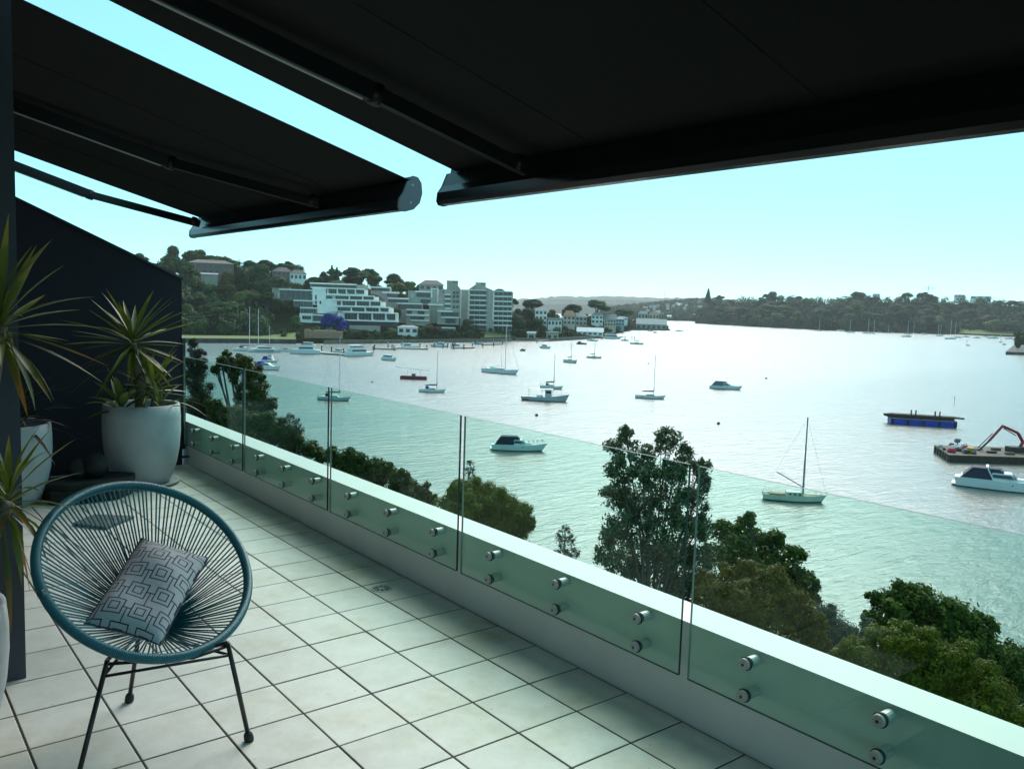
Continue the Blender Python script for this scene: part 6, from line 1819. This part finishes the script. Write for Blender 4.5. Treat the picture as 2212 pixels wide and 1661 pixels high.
sail_boat('berthed sailing boat with the second tall mast at the left jetties', (548, 755), (598, 755.6), 558, 667, M_hull, GMR, cover=M_greyc, mast_r=.15, mm=M_mastw, forestay=True, rails=False)
sail_boat('berthed sailing boat with the short third mast at the left jetties', (562, 757.5), (606, 758), 582, 703, M_hull, GMR, cover=M_navyc, mast_r=.11, mm=M_mastw, forestay=True, rails=False)
cruiser('long white sport cruiser with a dark side stripe in front of the berthed masts', (539, 760), (604, 761), grp=GMR, stripe=True, cab=(-.25, .25), cabh=1.3, fb=1.3)
cruiser('dark-covered launch at the left end of the berthed boats', (515, 757), (540, 758), mh=M_hullg, grp=GMR, canopy=M_navyc)
cruiser('white cruiser berthed behind the big flybridge yacht', (628, 759.5), (604, 759), grp=GMR, cab=(-.3, .25), cabh=1.2)
cruiser('big white flybridge motor yacht, bow to the left, largest at the marina', (691, 765), (629, 763.4), grp=GMR, fly=True, cab=(-.30, .26), cabh=1.7, fb=1.7, stripe=False)
cruiser('white flybridge motor yacht with big saloon windows below the grey retaining wall', (750, 769.5), (803, 767.8), grp=GMR, fly=True, cab=(-.42, .22), cabh=1.7, fb=1.45)
cruiser('small white cruiser between the two big flybridge yachts', (722, 761.5), (745, 763.5), grp=GMR, cab=(-.3, .2), cabh=1.3)
cruiser('white cruiser on the longest floating jetty', (866, 751.8), (904, 752.6), grp=GMR, cab=(-.38, .1), cabh=1.6)
cruiser('white hard-top cruiser berthed right of the longest jetty', (967, 750), (933, 749.2), grp=GMR, cab=(-.3, .22), cabh=1.6, fb=1.1)
cruiser('white sport cruiser with dark glass on the last jetty finger', (973, 750.2), (1000, 750.9), grp=GMR, cab=(-.2, .25), cabh=1.2, canopy=M_navyc)
cruiser('small dark-decked boat by the lawn bank jetty', (1024, 744), (1040, 744.6), grp=GMR, mh=M_hullg, canopy=M_greyc)

# --- far boats off the right bank
def cR(u, v): return (2440 + u / 3.775) / 1.36799, (840 + v / 3.775) / 1.36799
far_s = [(230, 320, 540, 272, 392), (425, 520, 550, 475, 374), (490, 555, 552, 538, 400), (670, 730, 548, 701, 446), (890, 960, 560, 917, 408), (955, 1015, 552, 982, 415), (1225, 1300, 578, 1256, 440), (1262, 1320, 572, 1282, 450), (1340, 1450, 612, 1390, 398), (1420, 1480, 585, 1444, 420), (1563, 1606, 686, 1577, 622), (1930, 1970, 650, 1952, 560)]
ORD = ['first', 'second', 'third', 'fourth', 'fifth', 'sixth', 'seventh', 'eighth', 'ninth', 'tenth', 'eleventh', 'twelfth', 'thirteenth', 'fourteenth']
for k, (u0, u1, v, um, vt) in enumerate(far_s):
    a_, b_, m_, = cR(u0, v), cR(u1, v + 2), cR(um, vt)
    sail_boat('tiny white bare-masted boat, %s from the left among the far right-bank moorings' % ORD[k + 1] if k != 10 else 'tiny lone sailing boat moored nearest of the far right-bank boats', a_, b_, m_[0], m_[1], M_hull, GF, boom=False, mast_r=.20, mm=M_mastw, rails=False)
a_ = onz(1770, 714, ZW)
sail_boat('tiny white sailing boat at the left end of the far moorings', (1763, 715.2), (1776, 715.7), 1770, 689, M_hull, GF, boom=False, mast_r=.2, mm=M_mastw, rails=False)
for k, (u0, u1, v) in enumerate([(130, 205, 522), (575, 640, 542), (715, 765, 547), (860, 950, 588), (1060, 1130, 560), (1455, 1515, 598), (1530, 1600, 590), (1650, 1720, 602), (1745, 1810, 586), (1820, 1920, 606), (1975, 2010, 676), (2010, 2090, 612)]):
    cruiser('tiny white motor boat, %s from the left of the mastless far right-bank boats' % ORD[k] if k not in (1,) else 'tiny dark motor boat close under the right bank', cR(u0, v), cR(u1, v + 2), mh=M_hull if k != 1 else M_hulln, grp=GF, cab=(-.25, .25))

# --- mooring buoys and a channel stake
for (x, y, lb) in ((1159, 898, 'dark round mooring buoy above the fourth glass pane'), (1552, 916, 'dark round mooring buoy right of the tall gum'), (1655, 818, 'small dark mooring buoy right of the open-bay cruiser'), (1401, 786, 'small pale buoy left of the lone white sailing boat'), (804, 826, 'small pale mooring buoy left of the red punt')):
    p = onz(x, y, ZW); r = .38 if y > 880 else .42
    t = thing('mooring_buoy', lb, 'buoy', (p.x, p.y, ZW), 0, 'mooring buoys')
    MB().blob((0, 0, .12), r, r, r, 10, 8).build('float', M_rubber if 'dark' in lb else M_cream, t, True)
    MB().tube([(0, 0, r), (0, 0, r + .22)], .06, 6).build('ring_post', M_alu, t)
p = onz(2061, 872, ZW); _, zt = 0, zpix(2062, 856, hdist(p))
t = thing('channel_stake', 'thin pale stake standing in the water above the blue barge', 'stake', (p.x, p.y, ZW))
MB().tube([(0, 0, -1), (.1, 0, zt - ZW)], .07, 6).build('pole', M_alu, t); MB().box(-.02, .22, -.1, .1, zt - ZW - .4, zt - ZW).build('top_mark', M_alu, t)
